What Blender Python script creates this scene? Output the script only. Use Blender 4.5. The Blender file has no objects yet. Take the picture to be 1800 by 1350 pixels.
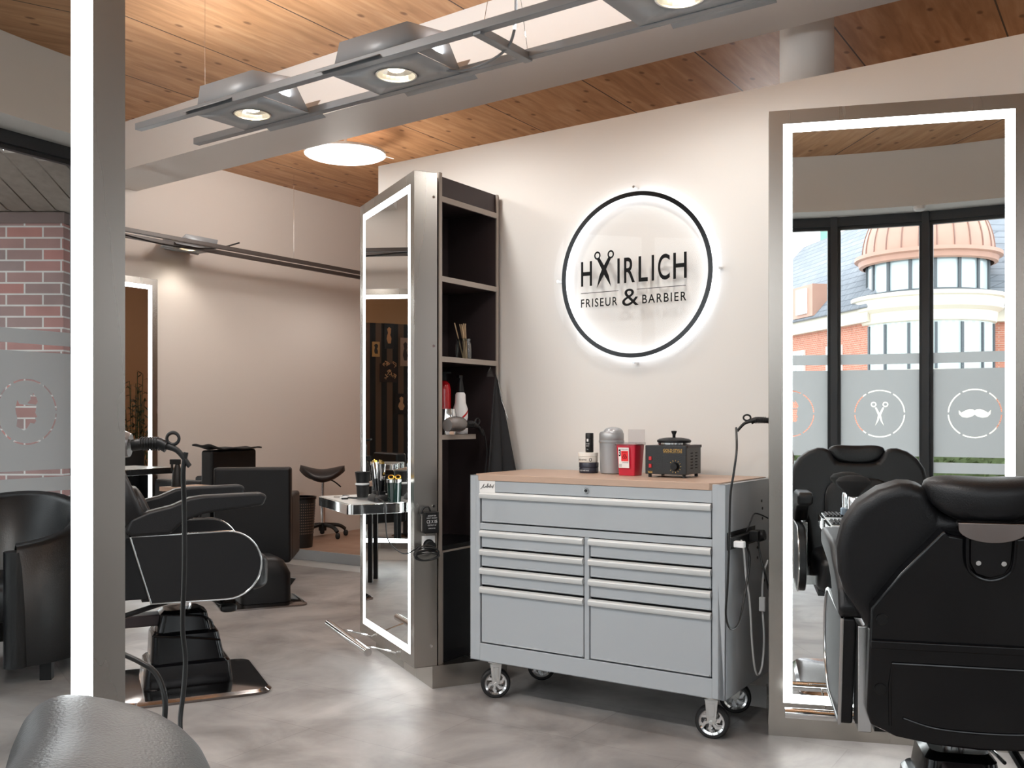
import bpy, bmesh, math, random
from mathutils import Vector, Matrix
R = math.radians
random.seed(7)
SC = bpy.context.scene
COL = SC.collection

# ---------------------------------------------------------------- camera
cam_d = bpy.data.cameras.new('camera')
cam = bpy.data.objects.new('camera', cam_d); COL.objects.link(cam)
cam.location = (0, 0, 1.2); cam.rotation_euler = (R(90), 0, 0)
cam_d.sensor_fit = 'HORIZONTAL'; cam_d.sensor_width = 36; cam_d.lens = 34.0
cam_d.shift_y = (735 - 675) / 1800.0
cam_d.clip_start = 0.05; cam_d.clip_end = 300
SC.camera = cam

# ---------------------------------------------------------------- sky, exposure
w = bpy.data.worlds.new('overcast_sky'); SC.world = w; w.use_nodes = True
bg = w.node_tree.nodes['Background']; bg.inputs[0].default_value = (0.90, 0.96, 1, 1); bg.inputs[1].default_value = 2.75
SC.view_settings.view_transform = 'Standard'; SC.view_settings.look = 'None'
SC.view_settings.gamma = 1; SC.view_settings.use_curve_mapping = False
SC.view_settings.exposure = 0.45
SC.cycles.max_bounces = 12; SC.cycles.diffuse_bounces = 5; SC.cycles.glossy_bounces = 8
SC.cycles.transmission_bounces = 8; SC.cycles.transparent_max_bounces = 12
SC.cycles.caustics_reflective = False; SC.cycles.caustics_refractive = False
SC.cycles.sample_clamp_indirect = 6

# ---------------------------------------------------------------- directions of the place
TH = R(33.2)                     # the main wall runs 33 degrees off the picture plane
d_ = Vector((math.cos(TH), -math.sin(TH), 0)); p_ = Vector((math.sin(TH), math.cos(TH), 0))
CEIL = 3.3
FC = Vector((1.4, 3.14, 0)); FR = 4.4          # centre and radius of the curved window front

def area(name, loc, rot, sx, sy, power, color=(1, 1, 1)):
    L = bpy.data.lights.new(name, 'AREA'); L.shape = 'RECTANGLE'; L.size = sx; L.size_y = sy
    L.energy = power; L.color = color
    o = bpy.data.objects.new(name, L); COL.objects.link(o); o.location = loc; o.rotation_euler = rot
    return o
def point(name, loc, power, color=(1, 1, 1), r=0.05):
    L = bpy.data.lights.new(name, 'POINT'); L.energy = power; L.color = color; L.shadow_soft_size = r
    o = bpy.data.objects.new(name, L); COL.objects.link(o); o.location = loc
    return o
# daylight portals in the window front: they add no light, they guide the sky's light in
for k in range(-7, 7):
    a = R(-12.24 + 9.19 * (k + .5))
    o = area('window_portal', (FC.x + (FR + .1) * math.sin(a), FC.y - (FR + .1) * math.cos(a), 1.45), (R(90), 0, a + R(180)), .7, 2.8, 1)
    o.data.cycles.is_portal = True
    o.rotation_euler = (R(90), 0, a)
    o.rotation_euler = (R(-90), 0, a)

# ---------------------------------------------------------------- mesh tools
class MB:
    def __init__(s): s.v = []; s.f = []
    def add(s, vs, fs, M=None):
        b = len(s.v)
        s.v += [tuple((M @ Vector(x)) if M else x) for x in vs]
        s.f += [tuple(i + b for i in f) for f in fs]; return s
    def box(s, x0, x1, y0, y1, z0, z1, M=None):
        vs = [(x, y, z) for z in (z0, z1) for y in (y0, y1) for x in (x0, x1)]
        return s.add(vs, [(0, 2, 3, 1), (4, 5, 7, 6), (0, 1, 5, 4), (2, 6, 7, 3), (0, 4, 6, 2), (1, 3, 7, 5)], M)
    def prism(s, pts, a0, a1, axis='z', M=None):
        def mk(p, a):
            return {'z': (p[0], p[1], a), 'y': (p[0], a, p[1]), 'x': (a, p[0], p[1])}[axis]
        n = len(pts); vs = [mk(p, a0) for p in pts] + [mk(p, a1) for p in pts]
        fs = [tuple(range(n))[::-1], tuple(range(n, 2 * n))] + [(i, (i + 1) % n, n + (i + 1) % n, n + i) for i in range(n)]
        return s.add(vs, fs, M)
    def cyl(s, p0, p1, r0, r1=None, n=24, cap=True):
        r1 = r0 if r1 is None else r1
        p0 = Vector(p0); p1 = Vector(p1); ax = (p1 - p0).normalized()
        u = ax.orthogonal().normalized(); v = ax.cross(u)
        vs = [p + (u * math.cos(t) + v * math.sin(t)) * r for p, r in ((p0, r0), (p1, r1)) for t in [2 * math.pi * i / n for i in range(n)]]
        fs = [(i, (i + 1) % n, n + (i + 1) % n, n + i) for i in range(n)]
        if cap: fs += [tuple(range(n))[::-1], tuple(range(n, 2 * n))]
        return s.add([tuple(x) for x in vs], fs)
    def tube(s, pts, r, n=8, closed=False, sm=6, flat=1.0):
        P = [Vector(p) for p in pts]
        if sm > 1 and len(P) > 2:
            Q = []; m = len(P); segs = m if closed else m - 1
            for i in range(segs):
                g = (lambda k: P[k % m]) if closed else (lambda k: P[min(max(k, 0), m - 1)])
                a, b, c, e = g(i - 1), g(i), g(i + 1), g(i + 2)
                for j in range(sm):
                    t = j / sm
                    Q.append(.5 * ((2 * b) + (c - a) * t + (2 * a - 5 * b + 4 * c - e) * t * t + (3 * b - a - 3 * c + e) * t ** 3))
            if not closed: Q.append(P[-1])
            P = Q
        m = len(P); vs = []; fs = []
        T = [(P[(i + 1) % m] - P[i - 1] if closed else P[min(i + 1, m - 1)] - P[max(i - 1, 0)]).normalized() for i in range(m)]
        u = T[0].orthogonal().normalized()
        for i in range(m):
            u = (u - T[i] * u.dot(T[i]))
            u = u.normalized() if u.length > 1e-6 else T[i].orthogonal().normalized()
            v = T[i].cross(u); rr = r(i / (m - 1)) if callable(r) else r
            vs += [tuple(P[i] + (u * math.cos(2 * math.pi * k / n) + v * math.sin(2 * math.pi * k / n) * flat) * rr) for k in range(n)]
        for i in range(m if closed else m - 1):
            for k in range(n):
                a = i * n; b = ((i + 1) % m) * n
                fs.append((a + k, a + (k + 1) % n, b + (k + 1) % n, b + k))
        if not closed: fs += [tuple(range(n))[::-1], tuple(range((m - 1) * n, m * n))]
        return s.add(vs, fs)
    def lathe(s, prof, c=(0, 0, 0), n=32, M=None, a0=0, a1=360, cap=True):
        full = abs(a1 - a0) >= 359.9; k = n if full else n + 1
        vs = []; fs = []
        for (r, z) in prof:
            for i in range(k):
                t = R(a0 + (a1 - a0) * i / n); vs.append((c[0] + r * math.cos(t), c[1] + r * math.sin(t), c[2] + z))
        for j in range(len(prof) - 1):
            for i in range(n):
                i2 = (i + 1) % k
                fs.append((j * k + i, j * k + i2, (j + 1) * k + i2, (j + 1) * k + i))
        if full and cap and prof[0] != prof[-1]:
            if prof[0][0] > 1e-6: fs.append(tuple(range(n))[::-1])
            if prof[-1][0] > 1e-6: fs.append(tuple(range((len(prof) - 1) * k, len(prof) * k)))
        return s.add(vs, fs, M)
    def sell(s, c, rad, e=0.5, n=28, m=16, M=None):
        sg = lambda x, q: math.copysign(abs(x) ** q, x)
        vs = []; fs = []
        for j in range(m + 1):
            ph = -math.pi / 2 + math.pi * j / m
            for i in range(n):
                t = 2 * math.pi * i / n
                cp = sg(math.cos(ph), e) if 0 < j < m else 0.0
                vs.append((c[0] + rad[0] * cp * sg(math.cos(t), e), c[1] + rad[1] * cp * sg(math.sin(t), e), c[2] + rad[2] * sg(math.sin(ph), e)))
        for j in range(m):
            for i in range(n):
                fs.append((j * n + i, j * n + (i + 1) % n, (j + 1) * n + (i + 1) % n, (j + 1) * n + i))
        return s.add(vs, fs, M)
    def loft(s, secs, n=8, M=None):
        """stack of rounded rectangles (z, cx, cy, hx, hy, r)"""
        vs = []; fs = []; K = 4 * n
        for (z, cx, cy, hx, hy, r) in secs:
            for q, (sx, sy) in enumerate(((1, 1), (-1, 1), (-1, -1), (1, -1))):
                for i in range(n):
                    t = math.pi / 2 * (q + i / (n - 1))
                    vs.append((cx + sx * (hx - r) + r * math.cos(t), cy + sy * (hy - r) + r * math.sin(t), z))
        for j in range(len(secs) - 1):
            for i in range(K): fs.append((j * K + i, j * K + (i + 1) % K, (j + 1) * K + (i + 1) % K, (j + 1) * K + i))
        fs += [tuple(range(K))[::-1], tuple(range((len(secs) - 1) * K, len(secs) * K))]
        return s.add(vs, fs, M)
    def grid(s, fn, nu, nv):
        vs = [fn(i / nu, j / nv) for j in range(nv + 1) for i in range(nu + 1)]
        return s.add([tuple(v) for v in vs], [(j * (nu + 1) + i, j * (nu + 1) + i + 1, (j + 1) * (nu + 1) + i + 1, (j + 1) * (nu + 1) + i) for j in range(nv) for i in range(nu)])
    def build(s, name, mat, parent=None, bevel=0, seg=3, sub=0, sharp=38, solid=0, label=None):
        me = bpy.data.meshes.new(name); me.from_pydata(s.v, [], s.f)
        bm = bmesh.new(); bm.from_mesh(me)
        bmesh.ops.remove_doubles(bm, verts=bm.verts, dist=1e-6)
        bmesh.ops.recalc_face_normals(bm, faces=bm.faces); bm.to_mesh(me); bm.free()
        for p in me.polygons: p.use_smooth = sharp > 2
        me.set_sharp_from_angle(angle=R(sharp))
        o = bpy.data.objects.new(name, me); COL.objects.link(o)
        if mat: me.materials.append(mat)
        if parent: o.parent = parent
        if solid:
            md = o.modifiers.new('s', 'SOLIDIFY'); md.thickness = solid; md.offset = 0
        if bevel:
            md = o.modifiers.new('b', 'BEVEL'); md.width = bevel; md.segments = seg; md.limit_method = 'ANGLE'; md.angle_limit = R(35); md.harden_normals = True
        if sub:
            md = o.modifiers.new('u', 'SUBSURF'); md.levels = sub; md.render_levels = sub
        if label: o['label'] = label
        return o
def tag(o, label, cat, group=None):
    o['label'] = label; o['category'] = cat
    if group: o['group'] = group
    return o
def thing(name, label, cat, loc=(0, 0, 0), rz=0, group=None):
    o = bpy.data.objects.new(name, None); COL.objects.link(o); o.empty_display_size = .1
    o.location = loc; o.rotation_euler = (0, 0, rz)
    return tag(o, label, cat, group)
def struct(o, kind='structure'): o['kind'] = kind; return o
def adopt(o, parent):
    '''parent a mesh built in world coordinates under a placed thing'''
    m = Matrix.LocRotScale(parent.location, parent.rotation_euler, parent.scale)
    o.parent = parent; o.matrix_parent_inverse = m.inverted()
    for k in ('label', 'category', 'group'):
        if k in o: del o[k]
    return o
def dup(root, loc=None, rz=None, label=None, group=None):
    r = root.copy(); COL.objects.link(r)
    if loc is not None: r.location = loc
    if rz is not None: r.rotation_euler = (0, 0, rz)
    if label: r['label'] = label
    if group: r['group'] = group
    for ch in list(root.children):
        c = ch.copy(); COL.objects.link(c); c.parent = r
        for g in list(ch.children):
            e = g.copy(); COL.objects.link(e); e.parent = c
    return r
def fill_curve(loops, name='shape', extrude=0, matrix=None):
    """flat filled shape with holes (nested loops alternate) -> mesh"""
    cu = bpy.data.curves.new('tmp', 'CURVE'); cu.dimensions = '2D'; cu.fill_mode = 'BOTH'; cu.extrude = extrude
    for lp in loops:
        sp = cu.splines.new('POLY'); sp.points.add(len(lp) - 1); sp.use_cyclic_u = True
        for i, (x, y) in enumerate(lp): sp.points[i].co = (x, y, 0, 1)
    ob = bpy.data.objects.new('tmp', cu)
    me = bpy.data.meshes.new_from_object(ob); bpy.data.objects.remove(ob); bpy.data.curves.remove(cu)
    me.name = name
    if matrix: me.transform(matrix)
    return me
def text_bm(txt, x0, x1, z0, z1, y, ext=.0015, spacing=1.0, bold=0.0):
    """lettering fitted into a box on the xz plane facing -y"""
    cu = bpy.data.curves.new('tmp', 'FONT'); cu.body = txt; cu.size = 1; cu.extrude = 0; cu.space_character = spacing; cu.offset = bold
    cu.resolution_u = 6
    ob = bpy.data.objects.new('tmp', cu); me = bpy.data.meshes.new_from_object(ob)
    bpy.data.objects.remove(ob); bpy.data.curves.remove(cu)
    xs = [v.co.x for v in me.vertices]; ys = [v.co.y for v in me.vertices]
    a, b, c, e = min(xs), max(xs), min(ys), max(ys)
    vs = [(x0 + (v.co.x - a) / (b - a) * (x1 - x0), y, z0 + (v.co.y - c) / (e - c) * (z1 - z0)) for v in me.vertices]
    fs = [tuple(p.vertices) for p in me.polygons]; bpy.data.meshes.remove(me)
    return vs, fs
def letters(name, items, mat, parent, M=None, label=None):
    mb = MB()
    for it in items:
        vs, fs = text_bm(*it[:6], **(it[6] if len(it) > 6 else {}))
        mb.add(vs, fs, M)
    me = bpy.data.meshes.new(name); me.from_pydata(mb.v, [], mb.f); me.materials.append(mat)
    o = bpy.data.objects.new(name, me); COL.objects.link(o)
    if parent: o.parent = parent
    if label: o['label'] = label
    return o
def mesh_obj(name, me, mat, parent=None):
    o = bpy.data.objects.new(name, me); COL.objects.link(o); me.materials.append(mat)
    if parent: o.parent = parent
    return o

# ---------------------------------------------------------------- materials
def lin(h):
    h = h.lstrip('#'); c = [int(h[i:i + 2], 16) / 255 for i in (0, 2, 4)]
    return tuple(x / 12.92 if x <= .04045 else ((x + .055) / 1.055) ** 2.4 for x in c) + (1,)
def base_mat(name):
    m = bpy.data.materials.new(name); m.use_nodes = True
    nt = m.node_tree; return m, nt, nt.nodes['Principled BSDF']
def N(nt, t, **kw):
    n = nt.nodes.new(t)
    for k, v in kw.items():
        if k in n.inputs: n.inputs[k].default_value = v
        else: setattr(n, k, v)
    return n
def pm(name, color, rough=.5, metal=0, var=0, vscale=5, bump=0, bscale=60, spec=.5, coat=0, stretch=None, rvar=0):
    m, nt, b = base_mat(name)
    c = lin(color) if isinstance(color, str) else tuple(color) + (1,)
    b.inputs['Base Color'].default_value = c; b.inputs['Roughness'].default_value = rough; b.inputs['Metallic'].default_value = metal
    b.inputs['Specular IOR Level'].default_value = spec; b.inputs['Coat Weight'].default_value = coat
    tc = N(nt, 'ShaderNodeTexCoord'); mp = N(nt, 'ShaderNodeMapping'); nt.links.new(tc.outputs['Object'], mp.inputs[0])
    if stretch: mp.inputs['Scale'].default_value = stretch
    if var or rvar:
        no = N(nt, 'ShaderNodeTexNoise', Scale=vscale, Detail=5.0); nt.links.new(mp.outputs[0], no.inputs['Vector'])
    if var:
        mx = N(nt, 'ShaderNodeMix', data_type='RGBA'); mx.inputs[6].default_value = tuple(x * (1 - var) for x in c[:3]) + (1,)
        mx.inputs[7].default_value = tuple(min(1, x * (1 + var)) for x in c[:3]) + (1,)
        nt.links.new(no.outputs[0], mx.inputs[0]); nt.links.new(mx.outputs[2], b.inputs['Base Color'])
    if rvar:
        mr = N(nt, 'ShaderNodeMapRange'); mr.inputs[3].default_value = max(0, rough - rvar); mr.inputs[4].default_value = rough + rvar
        nt.links.new(no.outputs[0], mr.inputs[0]); nt.links.new(mr.outputs[0], b.inputs['Roughness'])
    if bump:
        nb = N(nt, 'ShaderNodeTexNoise', Scale=bscale, Detail=3.0); nt.links.new(mp.outputs[0], nb.inputs['Vector'])
        bp = N(nt, 'ShaderNodeBump', Strength=bump, Distance=.002); nt.links.new(nb.outputs[0], bp.inputs['Height']); nt.links.new(bp.outputs[0], b.inputs['Normal'])
    return m
def emis(name, color, s):
    m = bpy.data.materials.new(name); m.use_nodes = True; nt = m.node_tree; nt.nodes.clear()
    e = N(nt, 'ShaderNodeEmission'); e.inputs[0].default_value = tuple(color) + (1,); e.inputs[1].default_value = s
    o = N(nt, 'ShaderNodeOutputMaterial'); nt.links.new(e.outputs[0], o.inputs[0]); return m
def clear(name, tint=(1, 1, 1), refl=.06, rough=0.0):
    m = bpy.data.materials.new(name); m.use_nodes = True; nt = m.node_tree; nt.nodes.clear()
    t = N(nt, 'ShaderNodeBsdfTransparent'); t.inputs[0].default_value = tuple(tint) + (1,)
    g = N(nt, 'ShaderNodeBsdfGlossy'); g.inputs['Roughness'].default_value = rough
    fr = N(nt, 'ShaderNodeLayerWeight', Blend=.15); ml = N(nt, 'ShaderNodeMath', operation='MULTIPLY'); ml.inputs[1].default_value = refl / .15
    nt.links.new(fr.outputs[1], ml.inputs[0])
    mx = N(nt, 'ShaderNodeMixShader'); nt.links.new(ml.outputs[0], mx.inputs[0]); nt.links.new(t.outputs[0], mx.inputs[1]); nt.links.new(g.outputs[0], mx.inputs[2])
    o = N(nt, 'ShaderNodeOutputMaterial'); nt.links.new(mx.outputs[0], o.inputs[0]); return m
def film_mat():
    m = bpy.data.materials.new('frosted_film'); m.use_nodes = True; nt = m.node_tree; nt.nodes.clear()
    a = N(nt, 'ShaderNodeBsdfTranslucent'); a.inputs[0].default_value = (.40, .41, .41, 1)
    d = N(nt, 'ShaderNodeBsdfDiffuse'); d.inputs[0].default_value = (.50, .51, .51, 1)
    mx = N(nt, 'ShaderNodeMixShader'); mx.inputs[0].default_value = .4; nt.links.new(a.outputs[0], mx.inputs[1]); nt.links.new(d.outputs[0], mx.inputs[2])
    o = N(nt, 'ShaderNodeOutputMaterial'); nt.links.new(mx.outputs[0], o.inputs[0]); return m
def ramp(nt, stops):
    r = N(nt, 'ShaderNodeValToRGB'); el = r.color_ramp.elements
    while len(el) < len(stops): el.new(.5)
    for e, (p, c) in zip(el, stops): e.position = p; e.color = c
    return r
def wood_ceiling():
    m, nt, b = base_mat('spruce_panels'); b.inputs['Roughness'].default_value = .55
    g = N(nt, 'ShaderNodeNewGeometry'); mp = N(nt, 'ShaderNodeMapping'); nt.links.new(g.outputs['Position'], mp.inputs[0])
    mp.inputs['Rotation'].default_value = (0, 0, TH)      # x across the panels, y along them
    se = N(nt, 'ShaderNodeSeparateXYZ'); nt.links.new(mp.outputs[0], se.inputs[0])
    ms = N(nt, 'ShaderNodeMapping'); nt.links.new(mp.outputs[0], ms.inputs[0]); ms.inputs['Scale'].default_value = (7, .8, 1)
    n1 = N(nt, 'ShaderNodeTexNoise', Scale=3.0, Detail=6.0, Distortion=.8); nt.links.new(ms.outputs[0], n1.inputs['Vector'])
    r1 = ramp(nt, [(.3, lin('#AF8157')), (.5, lin('#C39267')), (.72, lin('#D1A57C'))]); nt.links.new(n1.outputs[0], r1.inputs[0])
    # narrow strips inside each panel
    wv = N(nt, 'ShaderNodeTexNoise', Scale=1.0, Detail=1.0); m2 = N(nt, 'ShaderNodeMapping'); m2.inputs['Scale'].default_value = (9, .25, 1)
    nt.links.new(mp.outputs[0], m2.inputs[0]); nt.links.new(m2.outputs[0], wv.inputs['Vector'])
    mx0 = N(nt, 'ShaderNodeMix', data_type='RGBA', blend_type='MULTIPLY'); mx0.inputs[0].default_value = .5
    r0 = ramp(nt, [(.35, (.72, .66, .6, 1)), (.65, (1, 1, 1, 1))]); nt.links.new(wv.outputs[0], r0.inputs[0])
    nt.links.new(r1.outputs[0], mx0.inputs[6]); nt.links.new(r0.outputs[0], mx0.inputs[7])
    # knots
    mk = N(nt, 'ShaderNodeMapping'); mk.inputs['Scale'].default_value = (1, .6, 1); nt.links.new(mp.outputs[0], mk.inputs[0])
    vo = N(nt, 'ShaderNodeTexVoronoi', Scale=4.5, voronoi_dimensions='2D'); nt.links.new(mk.outputs[0], vo.inputs['Vector'])
    rk = ramp(nt, [(.0, (0, 0, 0, 1)), (.045, (.15, .15, .15, 1)), (.085, (1, 1, 1, 1))]); nt.links.new(vo.outputs['Distance'], rk.inputs[0])
    mx = N(nt, 'ShaderNodeMix', data_type='RGBA'); mx.inputs[6].default_value = lin('#7A4E2C')
    nt.links.new(rk.outputs[0], mx.inputs[0]); nt.links.new(mx0.outputs[2], mx.inputs[7])
    # seams every .765 m
    ad = N(nt, 'ShaderNodeMath', operation='ADD'); ad.inputs[1].default_value = 4.46 + .765 * 20; nt.links.new(se.outputs[0], ad.inputs[0])
    mo = N(nt, 'ShaderNodeMath', operation='MODULO'); mo.inputs[1].default_value = .765; nt.links.new(ad.outputs[0], mo.inputs[0])
    lt = N(nt, 'ShaderNodeMath', operation='LESS_THAN'); lt.inputs[1].default_value = .009; nt.links.new(mo.outputs[0], lt.inputs[0])
    m3 = N(nt, 'ShaderNodeMix', data_type='RGBA'); m3.inputs[7].default_value = lin('#3A2415')
    nt.links.new(lt.outputs[0], m3.inputs[0]); nt.links.new(mx.outputs[2], m3.inputs[6]); nt.links.new(m3.outputs[2], b.inputs['Base Color'])
    return m
def floor_mat(name, c0, c1, rough=.32, tile=.9, brown=False):
    m, nt, b = base_mat(name)
    g = N(nt, 'ShaderNodeNewGeometry'); mp = N(nt, 'ShaderNodeMapping'); nt.links.new(g.outputs['Position'], mp.inputs[0])
    mp.inputs['Rotation'].default_value = (0, 0, TH)
    br = N(nt, 'ShaderNodeTexBrick', Scale=1.0); br.inputs['Brick Width'].default_value = tile; br.inputs['Row Height'].default_value = tile / 2
    br.inputs['Mortar Size'].default_value = .0022; br.inputs['Color1'].default_value = (.42, .42, .42, 1); br.inputs['Color2'].default_value = (.58, .58, .58, 1); br.inputs['Mortar'].default_value = (.3, .3, .3, 1)
    nt.links.new(mp.outputs[0], br.inputs['Vector'])
    n1 = N(nt, 'ShaderNodeTexNoise', Scale=2.3, Detail=7.0, Roughness=.6, Distortion=.6); nt.links.new(mp.outputs[0], n1.inputs['Vector'])
    mix = N(nt, 'ShaderNodeMix', data_type='RGBA', blend_type='OVERLAY'); mix.inputs[0].default_value = .45
    nt.links.new(n1.outputs[0], mix.inputs[6]); nt.links.new(br.outputs[0], mix.inputs[7])
    r = ramp(nt, [(.28, lin(c0)), (.7, lin(c1))]); nt.links.new(mix.outputs[2], r.inputs[0]); nt.links.new(r.outputs[0], b.inputs['Base Color'])
    b.inputs['Roughness'].default_value = rough
    n2 = N(nt, 'ShaderNodeTexNoise', Scale=6.0, Detail=4.0); nt.links.new(mp.outputs[0], n2.inputs['Vector'])
    mr = N(nt, 'ShaderNodeMapRange'); mr.inputs[3].default_value = rough - .08; mr.inputs[4].default_value = rough + .14
    nt.links.new(n2.outputs[0], mr.inputs[0]); nt.links.new(mr.outputs[0], b.inputs['Roughness'])
    bp = N(nt, 'ShaderNodeBump', Strength=.15, Distance=.001); nt.links.new(br.outputs['Fac'], bp.inputs['Height']); bp.invert = True; nt.links.new(bp.outputs[0], b.inputs['Normal'])
    return m
def brick_mat(name, a, bcol, mortar, rot=(R(90), 0, 0), sc=1.0):
    m, nt, b = base_mat(name); b.inputs['Roughness'].default_value = .85
    tc = N(nt, 'ShaderNodeTexCoord'); se = N(nt, 'ShaderNodeSeparateXYZ'); cb = N(nt, 'ShaderNodeCombineXYZ')
    nt.links.new(tc.outputs['Object'], se.inputs[0])
    ad = N(nt, 'ShaderNodeMath', operation='ADD'); nt.links.new(se.outputs[0], ad.inputs[0]); nt.links.new(se.outputs[1], ad.inputs[1])
    nt.links.new(ad.outputs[0], cb.inputs[0]); nt.links.new(se.outputs[2], cb.inputs[1])
    br = N(nt, 'ShaderNodeTexBrick', Scale=1.0); br.inputs['Brick Width'].default_value = .25 * sc; br.inputs['Row Height'].default_value = .077 * sc
    br.inputs['Mortar Size'].default_value = .006 * sc; br.inputs['Mortar'].default_value = lin(mortar)
    br.inputs['Color1'].default_value = lin(a); br.inputs['Color2'].default_value = lin(bcol); br.inputs['Bias'].default_value = 0
    nt.links.new(cb.outputs[0], br.inputs['Vector'])
    no = N(nt, 'ShaderNodeTexNoise', Scale=4.0, Detail=5.0); nt.links.new(cb.outputs[0], no.inputs['Vector'])
    mx = N(nt, 'ShaderNodeMix', data_type='RGBA', blend_type='MULTIPLY'); mx.inputs[0].default_value = .5
    nt.links.new(br.outputs[0], mx.inputs[6]); nt.links.new(no.outputs[0], mx.inputs[7])
    ga = N(nt, 'ShaderNodeGamma'); ga.inputs[1].default_value = .8; nt.links.new(mx.outputs[2], ga.inputs[0])
    nt.links.new(ga.outputs[0], b.inputs['Base Color'])
    return m
def stripes_mat(name, cols, width, axis=0, rough=.6):
    """straight bands of colour along one local axis"""
    m, nt, b = base_mat(name); b.inputs['Roughness'].default_value = rough
    tc = N(nt, 'ShaderNodeTexCoord'); se = N(nt, 'ShaderNodeSeparateXYZ'); nt.links.new(tc.outputs['Object'], se.inputs[0])
    ad = N(nt, 'ShaderNodeMath', operation='ADD'); ad.inputs[1].default_value = 50 * width * len(cols); nt.links.new(se.outputs[axis], ad.inputs[0])
    mo = N(nt, 'ShaderNodeMath', operation='MODULO'); mo.inputs[1].default_value = width * len(cols); nt.links.new(ad.outputs[0], mo.inputs[0])
    dv = N(nt, 'ShaderNodeMath', operation='DIVIDE'); dv.inputs[1].default_value = width * len(cols); nt.links.new(mo.outputs[0], dv.inputs[0])
    r = ramp(nt, [(i / len(cols), lin(c)) for i, c in enumerate(cols)]); r.color_ramp.interpolation = 'CONSTANT'
    nt.links.new(dv.outputs[0], r.inputs[0]); nt.links.new(r.outputs[0], b.inputs['Base Color'])
    return m

M_wall = pm('wall_paint', '#DAD6D0', .62, bump=.05, bscale=120)
M_white = pm('white_paint', '#E6E4E1', .5)
M_ceil = wood_ceiling()
M_floor = floor_mat('concrete_look_vinyl', '#6A6664', '#A8A4A1', .36)
M_plat = floor_mat('brown_floor', '#7A5F4E', '#957866', .4)
M_mirror = pm('mirror_glass', (.93, .95, .945), .0, 1)
M_steel = pm('brushed_steel', '#B4AFA8', .27, 1, rvar=.06, vscale=3, stretch=(1, 1, .15))
M_steel_l = pm('satin_aluminium', '#D2D2D0', .33, 1)
M_chrome = pm('chrome', '#E2E2E2', .07, 1)
M_led = emis('led_strip', (.93, .99, 1), 9)
M_led_soft = emis('led_underglow', (1, .99, .97), 9)
M_blkframe = pm('dark_window_frame', '#2B2D30', .4)
M_leather = pm('black_leather', '#0F0F11', .42, bump=.3, bscale=300, spec=.35)
M_leather2 = pm('worn_black_leather', '#131315', .33, bump=.3, bscale=160, rvar=.1, vscale=9)
M_leather_g = pm('grey_leather', '#2B2A2A', .4, bump=.35, bscale=330)
M_gloss = pm('gloss_black_plastic', '#08080A', .16, spec=.35)
M_black = pm('matt_black_plastic', '#0C0C0D', .45, spec=.35)
M_rubber = pm('rubber', '#101011', .6)
M_chest = pm('grey_enamel', '#A3A8AC', .28, coat=.25)
M_handle = pm('pull_aluminium', '#CDCFCE', .45, .15)
M_top = pm('beech_laminate', '#B59A87', .42, var=.06, vscale=8, stretch=(1, 8, 8))
M_rail = pm('grey_rail', '#84888C', .4, .3)
M_raildark = pm('dark_rail', '#4B4441', .42, .3)
M_cab = pm('aubergine_laminate', '#3B3233', .45, spec=.3)
M_cabdark = pm('black_laminate', '#101013', .35, spec=.35)
M_edge = pm('greige_edge', '#9A9087', .4)
M_glass = clear('window_glass')
M_acryl = clear('clear_acrylic', refl=.05)
M_film = film_mat()
# ================================================================ ROOM
def quadwall(name, a, b, z0, z1, th, mat, side=1, extra=None):
    """wall from a to b (xy), thickness to the left of travel when side>0"""
    a = Vector((a[0], a[1], 0)); b = Vector((b[0], b[1], 0)); t = (b - a).normalized(); n = Vector((-t.y, t.x, 0)) * th * side
    mb = MB(); zz = z1 if isinstance(z1, (tuple, list)) else (z1, z1)
    P = [a, b, b + n, a + n]
    vs = [(p.x, p.y, z0) for p in P] + [(P[0].x, P[0].y, zz[0]), (P[1].x, P[1].y, zz[1]), (P[2].x, P[2].y, zz[1]), (P[3].x, P[3].y, zz[0])]
    mb.add(vs, [(0, 3, 2, 1), (4, 5, 6, 7), (0, 1, 5, 4), (1, 2, 6, 5), (2, 3, 7, 6), (3, 0, 4, 7)])
    return struct(mb.build(name, mat))
BW = Vector((1.063, 4.0, 0))                 # a point of the main wall's face
def wallpt(t, off=0, z=0): q = BW + d_ * t + p_ * off; return (q.x, q.y, z)
quadwall('wall_main', wallpt(-2.123), wallpt(2.6), 0, (2.545, 2.61), .14, M_wall)
struct(MB().box(-2.12, 2.6, -.012, 0, 0, .09, Matrix.Translation(BW) @ Matrix.Rotation(-TH, 4, 'Z')).build('baseboard_main', M_white, bevel=.003))
# far left wall (runs away from the camera), back wall, right wall
LW = Vector((-1.53, 9.6, 0))
def lw(t, off=0): q = LW + p_ * t + d_ * off; return (q.x, q.y)
M_wallwarm = pm('far_wall_paint', '#CFC7C0', .6, bump=.05, bscale=120)
quadwall('wall_left', lw(-4.5), lw(2.2), 0, CEIL, .15, M_wallwarm, side=1)
quadwall('wall_back', lw(2.2), (5.6, 11.4), 0, CEIL, .15, M_wallwarm, side=1)
M_orange = pm('ochre_paint', '#A97F58', .6)
quadwall('wall_right', (5.6, 11.4), (5.6, 5.9), 0, CEIL, .15, M_orange, side=1)
M_stripe = stripes_mat('striped_wallpaper', ['#0C0C0D', '#0C0C0D', '#5A4434', '#5A4434'], .05, axis=1)
o = quadwall('wall_striped', (4.6, 6.6), (4.6, 3.2), 0, 2.79, .15, M_stripe, side=1)
quadwall('wall_striped_head', (4.6, 6.6), (4.6, 3.2), 2.79, CEIL, .15, M_orange, side=1)
quadwall('wall_side', (5.6, 5.9), (5.6, 1.5), 0, CEIL, .15, M_wall, side=1)
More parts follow.
